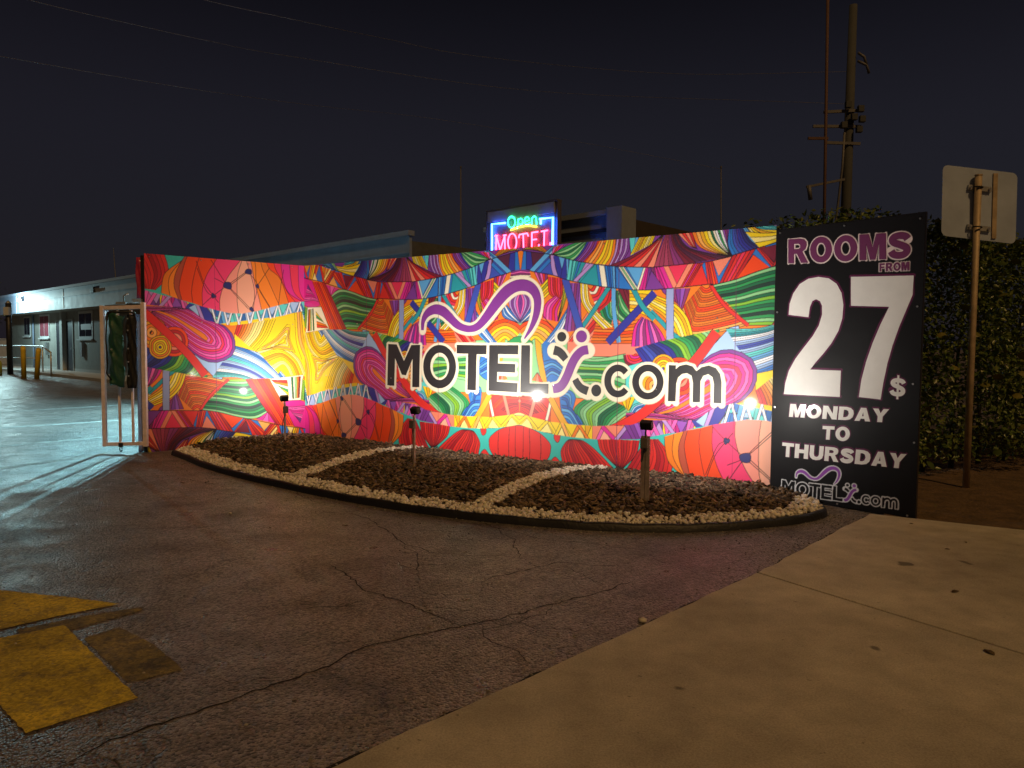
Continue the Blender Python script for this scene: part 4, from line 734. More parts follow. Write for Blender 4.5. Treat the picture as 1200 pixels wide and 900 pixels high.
# ================================================================== price sign
sign = empty('price_sign', (SA.x, SA.y, 0), 'tall black price board reading ROOMS FROM 27$ MONDAY TO THURSDAY', 'sign')
SW_, SH_ = SIGN_W, SIGN_H
BLACKV = mat('black_vinyl', (.016, .015, .018), .34, coat=.55, bump=.30, bscale=1.6, bdist=.03, var=.1, spec=.5)
BLACKV.node_tree.nodes['Principled BSDF'].inputs['Coat Roughness'].default_value = .22
a = sign_pt(0, 0, -.012); b = sign_pt(SW_, 0, -.012)
MB().beam((a.x, a.y, SH_ / 2 + .006), (b.x, b.y, SH_ / 2 + .006), .024, SH_ - .006).build('board', BLACKV, sign, bevel=.003)
for x in (.22, SW_ / 2, SW_ - .08):
    p = sign_pt(x, 0, -.06); MB().box((p.x, p.y, SH_ / 2 - .03), (.05, .05, SH_ - .05)).build('post', STEEL_D, sign)
WHT = mat('sign_white', (.80, .78, .74), .45, coat=.4, var=.05); PUR = mat('sign_purple', hx('6d2a58'), .5, coat=.4); WLN = mat('sign_outline_white', (.80, .74, .72), .5, coat=.3)
def glyph_scale(gl, x0, x1, q):
    """glyph in unit box -> cm on the sign through the word's four corners"""
    tl, tr, bl, br = (np.array(c) for c in q)
    def mp(p):
        u = x0 + (x1 - x0) * p[0]; vv = p[1]; a_ = bl + (br - bl) * u; b_ = tl + (tr - tl) * u; return tuple(a_ + (b_ - a_) * vv)
    if gl[0] == 'P': return ('P', 'x', [mp(p) for p in gl[1]], [mp(p) for p in gl[2]] if len(gl) > 2 and gl[2] else None)
    hgt = np.linalg.norm(tl - bl); wid = np.linalg.norm(tr - tl) * (x1 - x0)
    return ('T', 'x', [(*mp(p), gl[2] * (hgt * .45 + wid * .55)) for p in gl[1]])
sgn_f = lambda x, y, o: sign_pt(x / 100, y / 100, o)
# printed layer: letter outlines and logo as colour on a fine sheet over the board
sres = .22; pc = Canvas(SW_ * 100, SH_ * 100, sres); pc.a[:] = np.array((.009, .0085, .010), np.float32)
words = []
for txt, q, fill, outl, ow in WORDS:
    adv = [GW.get(ch, 1.0) for ch in txt]; gap = .10; tot = sum(adv) + gap * (len(txt) - 1); x = 0; lets = []
    for ch, ad in zip(txt, adv):
        for gl in GLY[ch]: lets.append(glyph_scale(gl, x / tot, (x + ad) / tot, q))
        x += ad + gap
    halo(pc, ow, COL[outl], lets); words.append((txt, lets, fill))
for ch, poly in DIGITS: halo(pc, 3.2, COL['signpurple'], [('P', 'x', poly, None)])
# small logo: thin white outlines, black inside
def logo_map(l):
    (cx, cy, k, sk) = LOGO
    def mp(p): return (cx + p[0] * k, cy + p[1] * k + (cx * 0 + p[0] * k) * sk)
    if l[0] == 'P': return ('P', l[1], [mp(p) for p in l[2]], [mp(p) for p in l[3]] if l[3] else None)
    return ('T', l[1], [(*mp(p[:2]), p[2] * k) for p in l[2]])
small = [logo_map(l) for l in LET]
halo(pc, 1.7, COL['white'] * .8, small)
for l in small:
    if l[1] == 'ink':
        if l[0] == 'P':
            Q = l[2] if not l[3] else l[2] + l[2][:1] + l[3] + l[3][:1] + l[2][:1]; pc.fill(np.array(Q), np.array((.009, .0085, .010)))
        else:
            Q, wd = taper(l); pc.stroke(Q, wd, np.array((.009, .0085, .010)))
    else:
        if l[0] == 'P': pc.fill(np.array(l[2]), COL['violet'])
        else:
            Q, wd = taper(l); pc.stroke(Q, wd, COL['violet'])
sub = pc.a; h2, w2 = sub.shape[0] // 2, sub.shape[1] // 2; sub = sub[:h2 * 2, :w2 * 2].reshape(h2, 2, w2, 2, 3).mean((1, 3))
tx = np.linspace(.004, 1 - .004, w2)[None, :, None]; A = sign_pt(0, 0, .0025); Bq = sign_pt(SW_, 0, .0025)
P = np.repeat(np.array(A)[None, None] * (1 - tx) + np.array(Bq)[None, None] * tx, h2, 0); P[:, :, 2] = np.linspace(.010, SH_ - .004, h2)[:, None]
PRN = mat('printed_black_sheet', rough=.5, attr='Col', coat=.06, bump=.30, bscale=1.6, bdist=.03, spec=.15)
PRN.node_tree.nodes['Principled BSDF'].inputs['Coat Roughness'].default_value = .3
link('printed_sheet', grid_mesh('printed_sheet', P, sub), PRN, sign)
for txt, lets, fill in words:
    mb = MB()
    for i, l in enumerate(lets):
        t = letter_mesh(l, sgn_f, .0045 + .0004 * (i % 2)); mb.add(t.v, t.f)
    mb.build('lettering', WHT if fill == 'w' else PUR, sign)
for ch, poly in DIGITS: letter_mesh(('P', 'x', poly, None), sgn_f, .0045).build('numeral', WHT, sign)
for x, z in SCREWS:
    p = sign_pt(x, z, .002); q = sign_pt(x, z, .008); MB().tube([p, q], .008, 8).build('screw', SCR, sign)

# ================================================================== planting bed
from math import hypot
OUT = np.array(BED_OUT); 
def spline(P, n=10):
    P = np.array(P, float); return smooth(P, n)
OC = spline(OUT, 10)                              # outer edge of the white stones
wl = [wall_pt(-LEN_S - LEN_W + .9, 0), wall_pt(-LEN_S, 0), wall_pt(0, 0), wall_pt(LEN_R, 0)]
BEDP = [tuple(p) for p in OC] + [(SA.x + .12, SA.y - .08)] + [(p.x, p.y) for p in reversed(wl)]
def inside(px, py, poly):
    poly = np.array(poly); x, y = np.asarray(px), np.asarray(py); c = np.zeros(x.shape, bool); j = len(poly) - 1
    for i in range(len(poly)):
        xi, yi = poly[i]; xj, yj = poly[j]
        if yi != yj: c ^= ((yi > y) != (yj > y)) & (x < (xj - xi) * (y - yi) / (yj - yi) + xi)
        j = i
    return c
def dist_poly(x, y, L):
    x, y = np.asarray(x, float), np.asarray(y, float); best = np.full(x.shape, 1e9)
    for (ax, ay), (bx, by) in zip(L[:-1], L[1:]):
        dx, dy = bx - ax, by - ay; t = np.clip(((x - ax) * dx + (y - ay) * dy) / (dx * dx + dy * dy + 1e-12), 0, 1)
        best = np.minimum(best, np.hypot(x - ax - t * dx, y - ay - t * dy))
    return best
OCL = [tuple(p) for p in OC]; BANDS = [[tuple(p) for p in spline(b, 6)] for b in BED_BANDS]
def bed_h(x, y):
    d = dist_poly(x, y, OCL); return .045 + .05 * np.clip(d / .7, 0, 1) ** .8 + .012 * noise2(x, y, 6, 3) * np.clip(d / .2, 0, 1) - .03 * np.clip((d - 1.1) / 1.2, 0, 1)
xs = np.arange(-4.3, 2.95, .05); ys = np.arange(5.1, 10.6, .05); X, Y = np.meshgrid(xs, ys); ins = inside(X, Y, BEDP) 
Z = bed_h(X, Y); vid = -np.ones(X.shape, int); keep = ins; vid[keep] = np.arange(keep.sum()); V = np.stack([X[keep], Y[keep], Z[keep] - .012], 1)
fs = [(vid[j, i], vid[j, i + 1], vid[j + 1, i + 1], vid[j + 1, i]) for j in range(X.shape[0] - 1) for i in range(X.shape[1] - 1) if keep[j, i] and keep[j, i + 1] and keep[j + 1, i + 1] and keep[j + 1, i]]
BEDM = mat('bed_soil', (.045, .028, .018), .95, var=.4, vscale=30, bump=.8, bscale=80, bdist=.02)
struct(MB().add(V.tolist(), fs).build('planting_bed', BEDM, None, True))
def sample(n, test):
    out = []
    while len(out) < n:
        x = RNG.uniform(-4.2, 2.9, 20000); y = RNG.uniform(5.1, 10.5, 20000); k = inside(x, y, BEDP); x, y = x[k], y[k]; k = test(x, y); out += list(zip(x[k], y[k]))
    return np.array(out[:n])
def in_band(x, y):
    d = dist_poly(x, y, OCL); e = np.min([dist_poly(x, y, b) for b in BANDS], 0); edge = .185 + .05 * noise2(x, y, 9, 8)
    return (d < edge) | (e < .10 + .03 * noise2(x, y, 11, 9))
# white stones
bmt = bmesh.new(); bmesh.ops.create_icosphere(bmt, subdivisions=2, radius=1); bmt.verts.index_update(); IV = np.array([v.co[:] for v in bmt.verts]); IF = np.array([[v.index for v in f.verts] for f in bmt.faces]); bmt.free()
bmt = bmesh.new(); bmesh.ops.create_icosphere(bmt, subdivisions=1, radius=1); bmt.verts.index_update(); IV1 = np.array([v.co[:] for v in bmt.verts]); IF1 = np.array([[v.index for v in f.verts] for f in bmt.faces]); bmt.free()
def rots(n, flat=1.0):
    a = RNG.uniform(0, 6.283, n); b = RNG.normal(0, .5 * flat, n); c = RNG.normal(0, .5 * flat, n)
    ca, sa, cb, sb, cc, s_ = np.cos(a), np.sin(a), np.cos(b), np.sin(b), np.cos(c), np.sin(c); o = np.zeros(n); i = np.ones(n)
    A = np.stack([np.stack([ca, -sa, o], 1), np.stack([sa, ca, o], 1), np.stack([o, o, i], 1)], 1)
    Bm = np.stack([np.stack([i, o, o], 1), np.stack([o, cb, -sb], 1), np.stack([o, sb, cb], 1)], 1)
    Cm = np.stack([np.stack([cc, o, s_], 1), np.stack([o, i, o], 1), np.stack([-s_, o, cc], 1)], 1)
    return A @ Bm @ Cm
S = sample(9500, in_band); n = len(S); r = .0065 + .015 * RNG.random(n) ** 2
Vs = IV1[None] * (1 + RNG.uniform(-.22, .22, (n, len(IV1), 1))) * (r[:, None, None] * np.stack([RNG.uniform(.9, 1.35, n), RNG.uniform(.8, 1.1, n), RNG.uniform(.6, .9, n)], 1)[:, None, :])
Vs = np.einsum('nij,nkj->nki', rots(n), Vs); Vs += np.stack([S[:, 0], S[:, 1], bed_h(S[:, 0], S[:, 1]) + r * RNG.uniform(.0, 1.3, n)], 1)[:, None]
tone = RNG.uniform(.50, .88, n); cols = np.stack([tone, tone * RNG.uniform(.90, .97, n), tone * RNG.uniform(.78, .92, n)], 1)
STONE = mat('white_stone', rough=.75, attr='Col', var=.15, vscale=60, bump=.4, bscale=120, bdist=.004)
stuff(link('white_stones', soup('white_stones', Vs, IF1, cols), STONE)); o = bpy.data.objects['white_stones']; o['label'] = 'loose white stones edging and dividing the mulch bed'; o['category'] = 'stones'
# bark mulch
S = sample(16000, lambda x, y: ~in_band(x, y) | (RNG.random(x.shape) < .02)); n = len(S)
BV = np.array([(a, b, c) for a in (-1, 1) for b in (-1, 1) for c in (-1, 1)], float); BF = np.array([(0, 1, 3, 2), (4, 6, 7, 5), (0, 4, 5, 1), (2, 3, 7, 6), (0, 2, 6, 4), (1, 5, 7, 3)])
sz = np.stack([.008 + .040 * RNG.random(n) ** 1.8, RNG.uniform(.007, .018, n), RNG.uniform(.003, .007, n)], 1)
Vs = BV[None] * sz[:, None] * (1 + RNG.uniform(-.3, .3, (n, 8, 1))); Vs = np.einsum('nij,nkj->nki', rots(n, .75), Vs)
Vs += np.stack([S[:, 0], S[:, 1], bed_h(S[:, 0], S[:, 1]) + RNG.uniform(-.006, .016, n)], 1)[:, None]
t = RNG.random(n) ** 2.2; cols = np.stack([.042 + .25 * t, .029 + .175 * t, .020 + .11 * t], 1)
BARK = mat('bark_chips', rough=.9, attr='Col', var=.25, vscale=90, bump=.5, bscale=160, bdist=.004)
o = stuff(link('bark_mulch', soup('bark_mulch', Vs, BF, cols), BARK)); o['label'] = 'brown bark mulch covering the planting bed'; o['category'] = 'mulch'
# black edging kerb round the bed
OC3 = [Vector((p[0], p[1])) for p in OC]; prof = [(-.012, 0), (-.012, .048), (.000, .058), (.026, .056), (.038, .040), (.046, 0)]
vs = []; fs = []; k = len(prof)
for i, p in enumerate(OC3):
    d = (OC3[min(i + 1, len(OC3) - 1)] - OC3[max(i - 1, 0)]).normalized(); nn = Vector((d.y, -d.x)); 
    if nn.dot(Vector((-.3, 8.5)) - p) > 0: nn = -nn
    hk = 1 + .05 * math.sin(i * .7)
    for a_, z_ in prof: vs.append((p.x + nn.x * a_, p.y + nn.y * a_, z_ * hk))
for i in range(len(OC3) - 1):
    for j in range(k - 1): fs.append((i * k + j, i * k + j + 1, (i + 1) * k + j + 1, (i + 1) * k + j))
fs += [tuple(range(k)), tuple((len(OC3) - 1) * k + j for j in reversed(range(k)))]
KERB = mat('black_edging', (.011, .011, .014), .5, var=.4, vscale=10, bump=.4, bscale=60)
tag(MB().add(vs, fs).build('garden_edging', KERB, None, True), 'low curved black edging along the front of the mulch bed', 'edging')
# a few stones that rolled onto the asphalt
for k, (x, y) in enumerate(STRAY):
    me = soup('loose_stone', (IV1 * (1 + RNG.uniform(-.2, .2, (12, 1))))[None] * np.array([.016, .013, .010]) * (1 + .3 * (k % 3)), IF1); o = link('loose_stone', me, mat('loose_stone_white', (.6, .56, .5), .8, var=.2, vscale=40)); o.location = (x, y, .010)
    tag(o, STRAYLAB[k], 'stone')

# grit and crumbs of stone scattered on the asphalt
n = 1500; tt = RNG.random(n); ii = RNG.integers(0, len(OC) - 1, n); base = OC[ii]; dirn = np.stack([base[:, 0] + .3, base[:, 1] - 8.5], 1); dirn /= np.linalg.norm(dirn, axis=1)[:, None]
gx = base + dirn * (.07 + .5 * RNG.random((n, 1)) ** 2.5) + RNG.normal(0, .03, (n, 2))
e_ = np.array([E0[:], E1[:], E2[:]]); k_ = RNG.random(700) * 1.6 + .15; ed = np.where((k_ < 1)[:, None], e_[0] + (e_[1] - e_[0]) * k_[:, None], e_[1] + (e_[2] - e_[1]) * (k_[:, None] - 1) / .75) + np.array([-.72, .69]) * (.02 + .25 * RNG.random((700, 1)) ** 2)
wide = np.stack([RNG.uniform(-3.5, 2, 900), RNG.uniform(2.2, 7.5, 900)], 1); G = np.vstack([gx, ed, wide]); G = G[~inside(G[:, 0], G[:, 1], [(-2.55, .26), (1.455, 4.318), (2.87, 5.885), (9, 2.4), (9, -8), (-7, -8)])]; G = G[~inside(G[:, 0], G[:, 1], BEDP)]
n = len(G); r_g = .0015 + .0050 * RNG.random(n) ** 3; Vs = IV1[None] * (1 + RNG.uniform(-.3, .3, (n, 12, 1))) * r_g[:, None, None] * np.array([1.2, 1, .7]); Vs += np.column_stack([G, r_g * .5])[:, None]; tone = RNG.uniform(.08, .5, n)
o = stuff(link('loose_grit', soup('loose_grit', Vs, IF1, np.stack([tone, tone * .92, tone * .8], 1)), STONE)); o['label'] = 'fine grit scattered over the driveway asphalt'; o['category'] = 'grit'
DRY = mat('dry_leaf', (.09, .06, .03), .85, var=.3, vscale=60)
for k, (x, y, lab) in enumerate(LITTER):
    base_ = [(-.5, 0, .0), (-.25, .20, .10), (.1, .24, .12), (.5, .0, .02), (.1, -.22, .10), (-.25, -.2, .08)]; a_ = k * 1.3 + .4; s_ = (.060, .065, .035, .03, .03)[k]
    o = MB().add([(s_ * (p[0] * math.cos(a_) - p[1] * math.sin(a_)), s_ * (p[0] * math.sin(a_) + p[1] * math.cos(a_)), s_ * p[2] + .0005) for p in base_], [(0, 4, 5), (0, 3, 4), (0, 2, 3), (0, 1, 2)]).build('fallen_leaf', DRY, None, True); o.location = (x, y, .0235); o.modifiers.new('thick', 'SOLIDIFY').thickness = .001; tag(o, lab, 'leaf', 'leaves on the sidewalk')

# ================================================================== flood lights on stakes
def flood(x, y, ztop, aim, label, wide, pw, spread):
    z0 = float(bed_h(np.array([x]), np.array([y]))[0]) - .05
    e = empty('flood_light', (x, y, z0), label, 'flood light', 'flood lights in the mulch bed')
    BLK = mat('lamp_black', (.02, .02, .022), .45, var=.2, vscale=30); PST = mat('stake_steel', (.55, .47, .44), .5, metal=.5, var=.35, vscale=18)
    d = (Vector(aim) - Vector((x, y))).normalized(); yaw = math.atan2(d.y, d.x); M = Matrix.Rotation(yaw, 3, 'Z') @ Matrix.Rotation(R(-24), 3, 'Y')
    if wide:
        p = MB(); side = Vector((-d.y, d.x, 0))
        for sgn in (-1, 1):
            q = side * .020 * sgn; p.box((x + q.x, y + q.y, (z0 + ztop - .10) / 2), (.010, .034, ztop - .10 - z0), Matrix.Rotation(yaw, 3, 'Z'))
        p.box((x + d.x * .014, y + d.y * .014, (z0 + ztop - .10) / 2), (.006, .034, ztop - .10 - z0), Matrix.Rotation(yaw, 3, 'Z')); p.build('stake', PST, e)
    else: MB().box((x, y, (z0 + ztop - .06) / 2), (.022, .022, ztop - .06 - z0), Matrix.Rotation(yaw, 3, 'Z')).build('stake', PST, e, bevel=.003)
    off = -d * .03
    MB().box((x + off.x, y + off.y, ztop - .155), (.035, .062, .085), Matrix.Rotation(yaw, 3, 'Z')).build('junction_box', mat('box_grey', (.16, .14, .14), .55, var=.2), e, bevel=.005)
    MB().tube([(x, y, ztop - .12), (x, y, ztop - .07), (x + d.x * .012, y + d.y * .012, ztop - .03)], .007, 8).build('knuckle', BLK, e)
    sd_ = Vector((-d.y, d.x)); MB().tube([(x - d.x * .03, y - d.y * .03, ztop - .20), (x + sd_.x * .03, y + sd_.y * .03, ztop - .32), (x + sd_.x * .035, y + sd_.y * .035, z0 + .12), (x + sd_.x * .12, y + sd_.y * .12, z0 + .062), (x + sd_.x * .38 + d.x * .1, y + sd_.y * .38 + d.y * .1, z0 + .050)], .005, 6).build('cable', BLK, e, True)
    hc = Vector((x + d.x * .02, y + d.y * .02, ztop - .012)); head = MB().box(hc, (.055, .098, .066), M)
    for i in range(6): head.box(hc + M @ Vector((-.033, -.04 + i * .016, 0)), (.012, .004, .058), M)
    hd = head.build('lamp_head', BLK, e, bevel=.004)
    gl = MB().box(hc + M @ Vector((.029, 0, 0)), (.003, .080, .050), M).build('lens', mat('lamp_lens', (1, .96, .88), .3, emit=(1, .93, .80), estr=40), None); gl.parent = hd
    ld = bpy.data.lights.new('flood_beam', 'SPOT'); ld.energy = pw; ld.color = (1.0, .95, .88); ld.spot_size = R(spread); ld.spot_blend = 1.0; ld.shadow_soft_size = .03
    ld.use_nodes = True; fn = ld.node_tree.nodes.new('ShaderNodeLightFalloff'); fn.inputs['Strength'].default_value = 1.0; ld.node_tree.links.new(fn.outputs['Linear'], ld.node_tree.nodes['Emission'].inputs['Strength'])
    lo = bpy.data.objects.new('flood_beam', ld); COLL.objects.link(lo); lo.location = hc + M @ Vector((.04, 0, 0)); lo.rotation_euler = (M @ Vector((1, 0, 0))).to_track_quat('-Z', 'Y').to_euler()
FL = [(-2.905, 9.47, .665, (-3.45, 10.2), 'thin flood light on a stake nearest the gate', False, 86), (-1.02, 7.73, .675, (-.35, 8.68), 'flood light on a thin stake in the middle of the mulch bed', False, 98), (1.09, 6.01, .72, (1.75, 7.18), 'flood light on a wide channel stake nearest the price board', True, 96)]
for x, y, zt, aim, lab, wd, pw in FL: flood(x, y, zt, aim, lab, wd, pw, 178)

# ================================================================== gate, bag and the end of the fence
ge = empty('gate', (-4.72, 9.06, 0), 'narrow metal swing gate with three tall openings left of the mural', 'gate')
GATE = mat('gate_paint', (.84, .70, .72), .55, var=.22, vscale=12, bump=.2, bscale=60); gx0, gx1, gy0, gy1 = -5.00, -4.475, 9.08, 9.03
def gp(t, z): return Vector((gx0 + (gx1 - gx0) * t, gy0 + (gy1 - gy0) * t, z))
MB().beam(gp(0, .075), gp(0, 1.80), .046, .045, (1, 0, 0)).build('stile', GATE, ge, bevel=.004); MB().beam(gp(1, .085), gp(1, 1.84), .05, .05, (1, 0, 0)).build('stile', GATE, ge, bevel=.004)
MB().beam(gp(.054, 1.77), gp(.945, 1.785), .04, .046).build('rail', GATE, ge, bevel=.004); MB().beam(gp(.054, .105), gp(.945, .12), .04, .046).build('rail', GATE, ge, bevel=.004)
for t in (.38, .70): MB().beam(gp(t, .136), gp(t, 1.742), .024, .024, (1, 0, 0)).build('bar', GATE, ge)
MB().add([gp(.06, 1.738), gp(.17, 1.738), gp(.06, 1.66)], [(0, 1, 2), (2, 1, 0)]).build('gusset', GATE, ge)
q = gp(.42, .07); lk = MB(); lk.box(q + Vector((0, -.03, .03)), (.05, .02, .05)); lk.tube([q + Vector((.014 * math.cos(t), -.03, -.02 + .03 * math.sin(t))) for t in np.linspace(0, 6.1, 12)], .007, 6); lk.build('latch', STEEL_D, ge)
pe = empty('gate_post', (-4.55, 9.16, 0), 'dark square steel post between the gate and the mural', 'post')
MB().box((-4.535, 9.19, 1.21), (.055, .07, 2.42)).build('shaft', STEEL_D, pe, bevel=.004)
MB().box((-4.60, 9.17, .85), (.05, .05, 1.70)).build('stub', mat('stub_paint', (.18, .17, .24), .5, var=.25), pe, bevel=.004)
MB().box((-4.60, 9.15, 1.86), (.12, .06, .05)).build('bracket', GALV, pe, bevel=.004)
be = MB()
vs = []; 
for j in range(9):
    for i in range(7): vs.append((-4.66 + i * .012, 9.24 + .012 * math.sin(i * 1.3 + j), 1.90 + j * .063))
be.add(vs, [(j * 7 + i, j * 7 + i + 1, (j + 1) * 7 + i + 1, (j + 1) * 7 + i) for j in range(8) for i in range(6)])
bo = be.build('banner_strip', mat('banner_red', hx('b02a48'), .5, var=.35, vscale=9, coat=.3), None, True); bo.modifiers.new('thick', 'SOLIDIFY').thickness = .004; tag(bo, 'narrow red strip of printed banner on the back of the gate post', 'banner')
bg_e = empty('green_bag', (-4.78, 8.98, .8), 'crumpled dark green bag with black straps hanging on the gate', 'bag')
n1, n2 = 14, 26; vs = []
for j in range(n2):
    for i in range(n1):
        u = i / (n1 - 1); v = j / (n2 - 1); taper_ = 1 - .22 * math.sin(v * 3.1) * .5 - .25 * max(0, .2 - v) * 2
        x = -4.785 + (u - .5) * .19 * taper_ + .004 * math.sin(v * 7); y = 8.985 - .055 * math.sin(u * math.pi) - .014 * math.sin(u * 9 + v * 14) - .01 * math.sin(v * 31 + u * 5); vs.append((x, y, .83 + v * .86 + .02 * math.sin(u * 5)))
fm = MB().add(vs, [(j * n1 + i, j * n1 + i + 1, (j + 1) * n1 + i + 1, (j + 1) * n1 + i) for j in range(n2 - 1) for i in range(n1 - 1)]).build('sack', mat('green_cloth', (.018, .085, .055), .5, var=.35, vscale=14, bump=.4, bscale=40), bg_e, True); fm.modifiers.new('thick', 'SOLIDIFY').thickness = .02
STR = mat('black_strap', (.012, .012, .013), .6, var=.3)
vs = []
for j in range(20):
    for i in range(6): vs.append((-4.66 + i * .022 + .003 * math.sin(j * .8), 8.985 - .02 * math.sin(i * 1.9 + j * .9), .80 + j * .047))
nb = MB().add(vs, [(j * 6 + i, j * 6 + i + 1, (j + 1) * 6 + i + 1, (j + 1) * 6 + i) for j in range(19) for i in range(5)]).build('strap_bundle', STR, bg_e, True); nb.modifiers.new('thick', 'SOLIDIFY').thickness = .012
MB().tube([(-4.88, 8.98, 1.66), (-4.87, 8.96, 1.71), (-4.76, 8.95, 1.715), (-4.60, 8.97, 1.72), (-4.55, 8.99, 1.70)], .016, 8).build('strap', STR, bg_e, True)
MB().tube([(-4.87, 8.95, 1.70), (-4.885, 8.94, 1.4), (-4.87, 8.94, 1.1), (-4.89, 8.95, .98), (-4.83, 8.94, .90)], .010, 8).build('cord', STR, bg_e, True)
BUC = mat('buckle', (.7, .72, .7), .3, metal=.8)
for z in (1.64, 1.50, 1.28, 1.12, .95): MB().box((-4.625, 8.945, z), (.016, .006, .016)).build('buckle', BUC, bg_e)
MB().tube([(-4.80, 8.905, 1.27), (-4.80, 8.895, 1.27)], .012, 8).build('grommet', BUC, bg_e)
fx = empty('gate_latch_box', (-4.74, 9.10, 1.80), 'small pale fitting clamped on top of the gate rail', 'fitting')
MB().box((-4.76, 9.07, 1.83), (.12, .035, .03)).build('plate', GALV, fx, bevel=.003); MB().tube([(-4.73, 9.07, 1.84), (-4.73, 9.07, 1.92), (-4.66, 9.05, 1.945)], .008, 8).build('arm', GALV, fx, True)

# ================================================================== motel buildings
FP = Vector((-2.0407, 14.7907)); FE = Vector((-.72613, .68755)); FN = Vector((-.68755, -.72613))
def bp(u, o, z): return Vector((FP.x + FE.x * u + FN.x * o, FP.y + FE.y * u + FN.y * o, z))
def bbox(u0, u1, o0, o1, z0, z1, mb=None):
    mb = mb or MB(); vs = [bp(u, o, z) for u in (u0, u1) for o in (o0, o1) for z in (z0, z1)]
    return mb.add(vs, [(0, 1, 3, 2), (4, 6, 7, 5), (0, 4, 5, 1), (2, 3, 7, 6), (0, 2, 6, 4), (1, 5, 7, 3)])
STUC = mat('stucco', (.30, .29, .26), .85, var=.18, vscale=2, bump=.4, bscale=50); FASC = mat('fascia_metal', (.24, .29, .40), .55, var=.12, vscale=3); DKD = mat('door_dark', (.035, .035, .045), .5, var=.2); WFR = mat('window_frame', (.62, .62, .62), .5)
GLS = mat('window_glass', (.02, .022, .03), .06, spec=.8); CURT = mat('red_curtain', (.22, .04, .06), .8, var=.3, vscale=6)
b1 = empty('motel_building', bp(17, -3, 0), 'long low grey motel row with a deep fascia behind the parking lot', 'building')
bbox(.0, 34.5, -7.0, -1.0, 0, 2.95).build('wall', STUC, b1)
fa = MB(); bbox(0, 34.8, -.06, .0, 2.68, 3.50, fa); fa.build('fascia', FASC, b1)
bbox(-.03, 34.85, -.10, .06, 3.50, 3.60).build('coping', FASC, b1); bbox(-.02, 34.82, .0, .025, 3.16, 3.20).build('fascia_trim', FASC, b1); bbox(0, 34.8, -1.05, -.06, 2.70, 2.76).build('soffit', STUC, b1)
bbox(0, 34.8, -7.2, -.06, 2.96, 3.40).build('roof', mat('roof_felt', (.09, .09, .09), .9, var=.2), b1)
bbox(0, 36, -1.0, .55, 0, .11).build('walkway', mat('walkway_concrete', (.33, .33, .32), .85, var=.15), b1)
bbox(0, 34.5, -1.0, -.985, .11, .22).build('skirting', mat('skirting', (.42, .42, .40), .8), b1)
for u0, u1, z0, z1, m_, fr in ((30.9, 32.0, 1.65, 2.62, GLS, .07), (27.75, 29.3, 1.55, 2.66, CURT, .09), (21.8, 23.55, 1.50, 2.66, GLS, .11)):
    wn_ = MB(); bbox(u0, u1, -1.0, -.97, z0, z1, wn_); wd_ = wn_.build('window', WFR, b1)
    def sub_(nm, mb_, m__): q_ = mb_.build(nm, m__, None); q_.parent = wd_; q_.matrix_parent_inverse = Matrix.Identity(4); return q_
    um = (u0 + u1) / 2; sub_('pane', bbox(u0 + fr, um - .03, -.97, -.962, z0 + fr, z1 - fr), m_); sub_('pane', bbox(um + .03, u1 - fr, -.97, -.962, z0 + fr, z1 - fr), m_)
    sub_('sill', bbox(u0 - .05, u1 + .05, -.97, -.90, z0 - .06, z0), WFR)
    if m_ is GLS and u0 < 25: sub_('blind', bbox(u0 + fr + .02, u1 - fr - .25, -.962, -.955, z0 + .38, z0 + .62), mat('pale_blind', (.5, .5, .52), .7))
for u in (25.7, 24.35, 19.6, 16.2):
    dd = bbox(u, u + .92, -1.0, -.975, .12, 2.28).build('door', DKD, b1); hh = bbox(u + .08, u + .14, -.975, -.92, 1.05, 1.12).build('handle', GALV, None); hh.parent = dd
for u in (25.7, 24.35, 19.6, 16.2):
    fr_ = MB(); bbox(u - .07, u - .005, -1.0, -.955, .115, 2.36, fr_); bbox(u + .925, u + .99, -1.0, -.955, .115, 2.36, fr_); bbox(u - .004, u + .924, -1.0, -.955, 2.29, 2.36, fr_); fr_.build('door_frame', MATS['skirting'], b1)
for u in (18.7, 30.2): MB().tube([bp(u, -.93, .12), bp(u, -.93, 2.70)], .04, 8).build('downpipe', FASC, b1, True)
bbox(25.25, 25.60, -1.0, -.80, .11, 2.70).build('pier', mat('pier_paint', (.42, .42, .40), .8, var=.1), b1)
for u in (22.9, 27.9): bbox(u, u + .25, -1.0, -.88, .75, 1.35).build('meter_box', GALV, b1)
for u in (10, 22, 29, 33): bbox(u, u + .05, .0, .012, 2.70, 3.48).build('panel_seam', WFR, b1)
def wall_lamp(u, label, pw, z=3.24, col=(.62, .98, 1.0)):
    e = empty('wall_lamp', bp(u, 0, z), label, 'lamp', 'wall lamps along the motel fascia')
    hb = bbox(u - .12, u + .12, .0, .14, z - .05, z + .16).build('housing', mat('lamp_housing', (.12, .12, .12), .5), e)
    vs = [bp(u - .11, .141, z - .04), bp(u + .11, .141, z - .04), bp(u + .11, .175, z + .10), bp(u - .11, .175, z + .10), bp(u - .11, .21, z - .045), bp(u + .11, .21, z - .045)]
    MB().add(vs, [(0, 1, 2, 3), (3, 2, 5, 4), (0, 4, 5, 1), (0, 3, 4), (1, 5, 2)]).build('lens', mat('lamp_lens_cold', (.9, 1, 1), .3, emit=(.80, 1.0, .95), estr=220), e)
    ld = bpy.data.lights.new('wall_lamp_beam', 'POINT'); ld.energy = pw; ld.color = col; ld.shadow_soft_size = .06; lo = bpy.data.objects.new('wall_lamp_beam', ld); COLL.objects.link(lo); lo.location = bp(u, .95, z - .10)
wall_lamp(27.8, 'bright white lamp on the far end of the motel fascia', 520)
pl_e = empty('post_lamp', (-5.75, 14.2, 0), 'hooded white post lamp in the lot, hidden behind the mural', 'lamp')
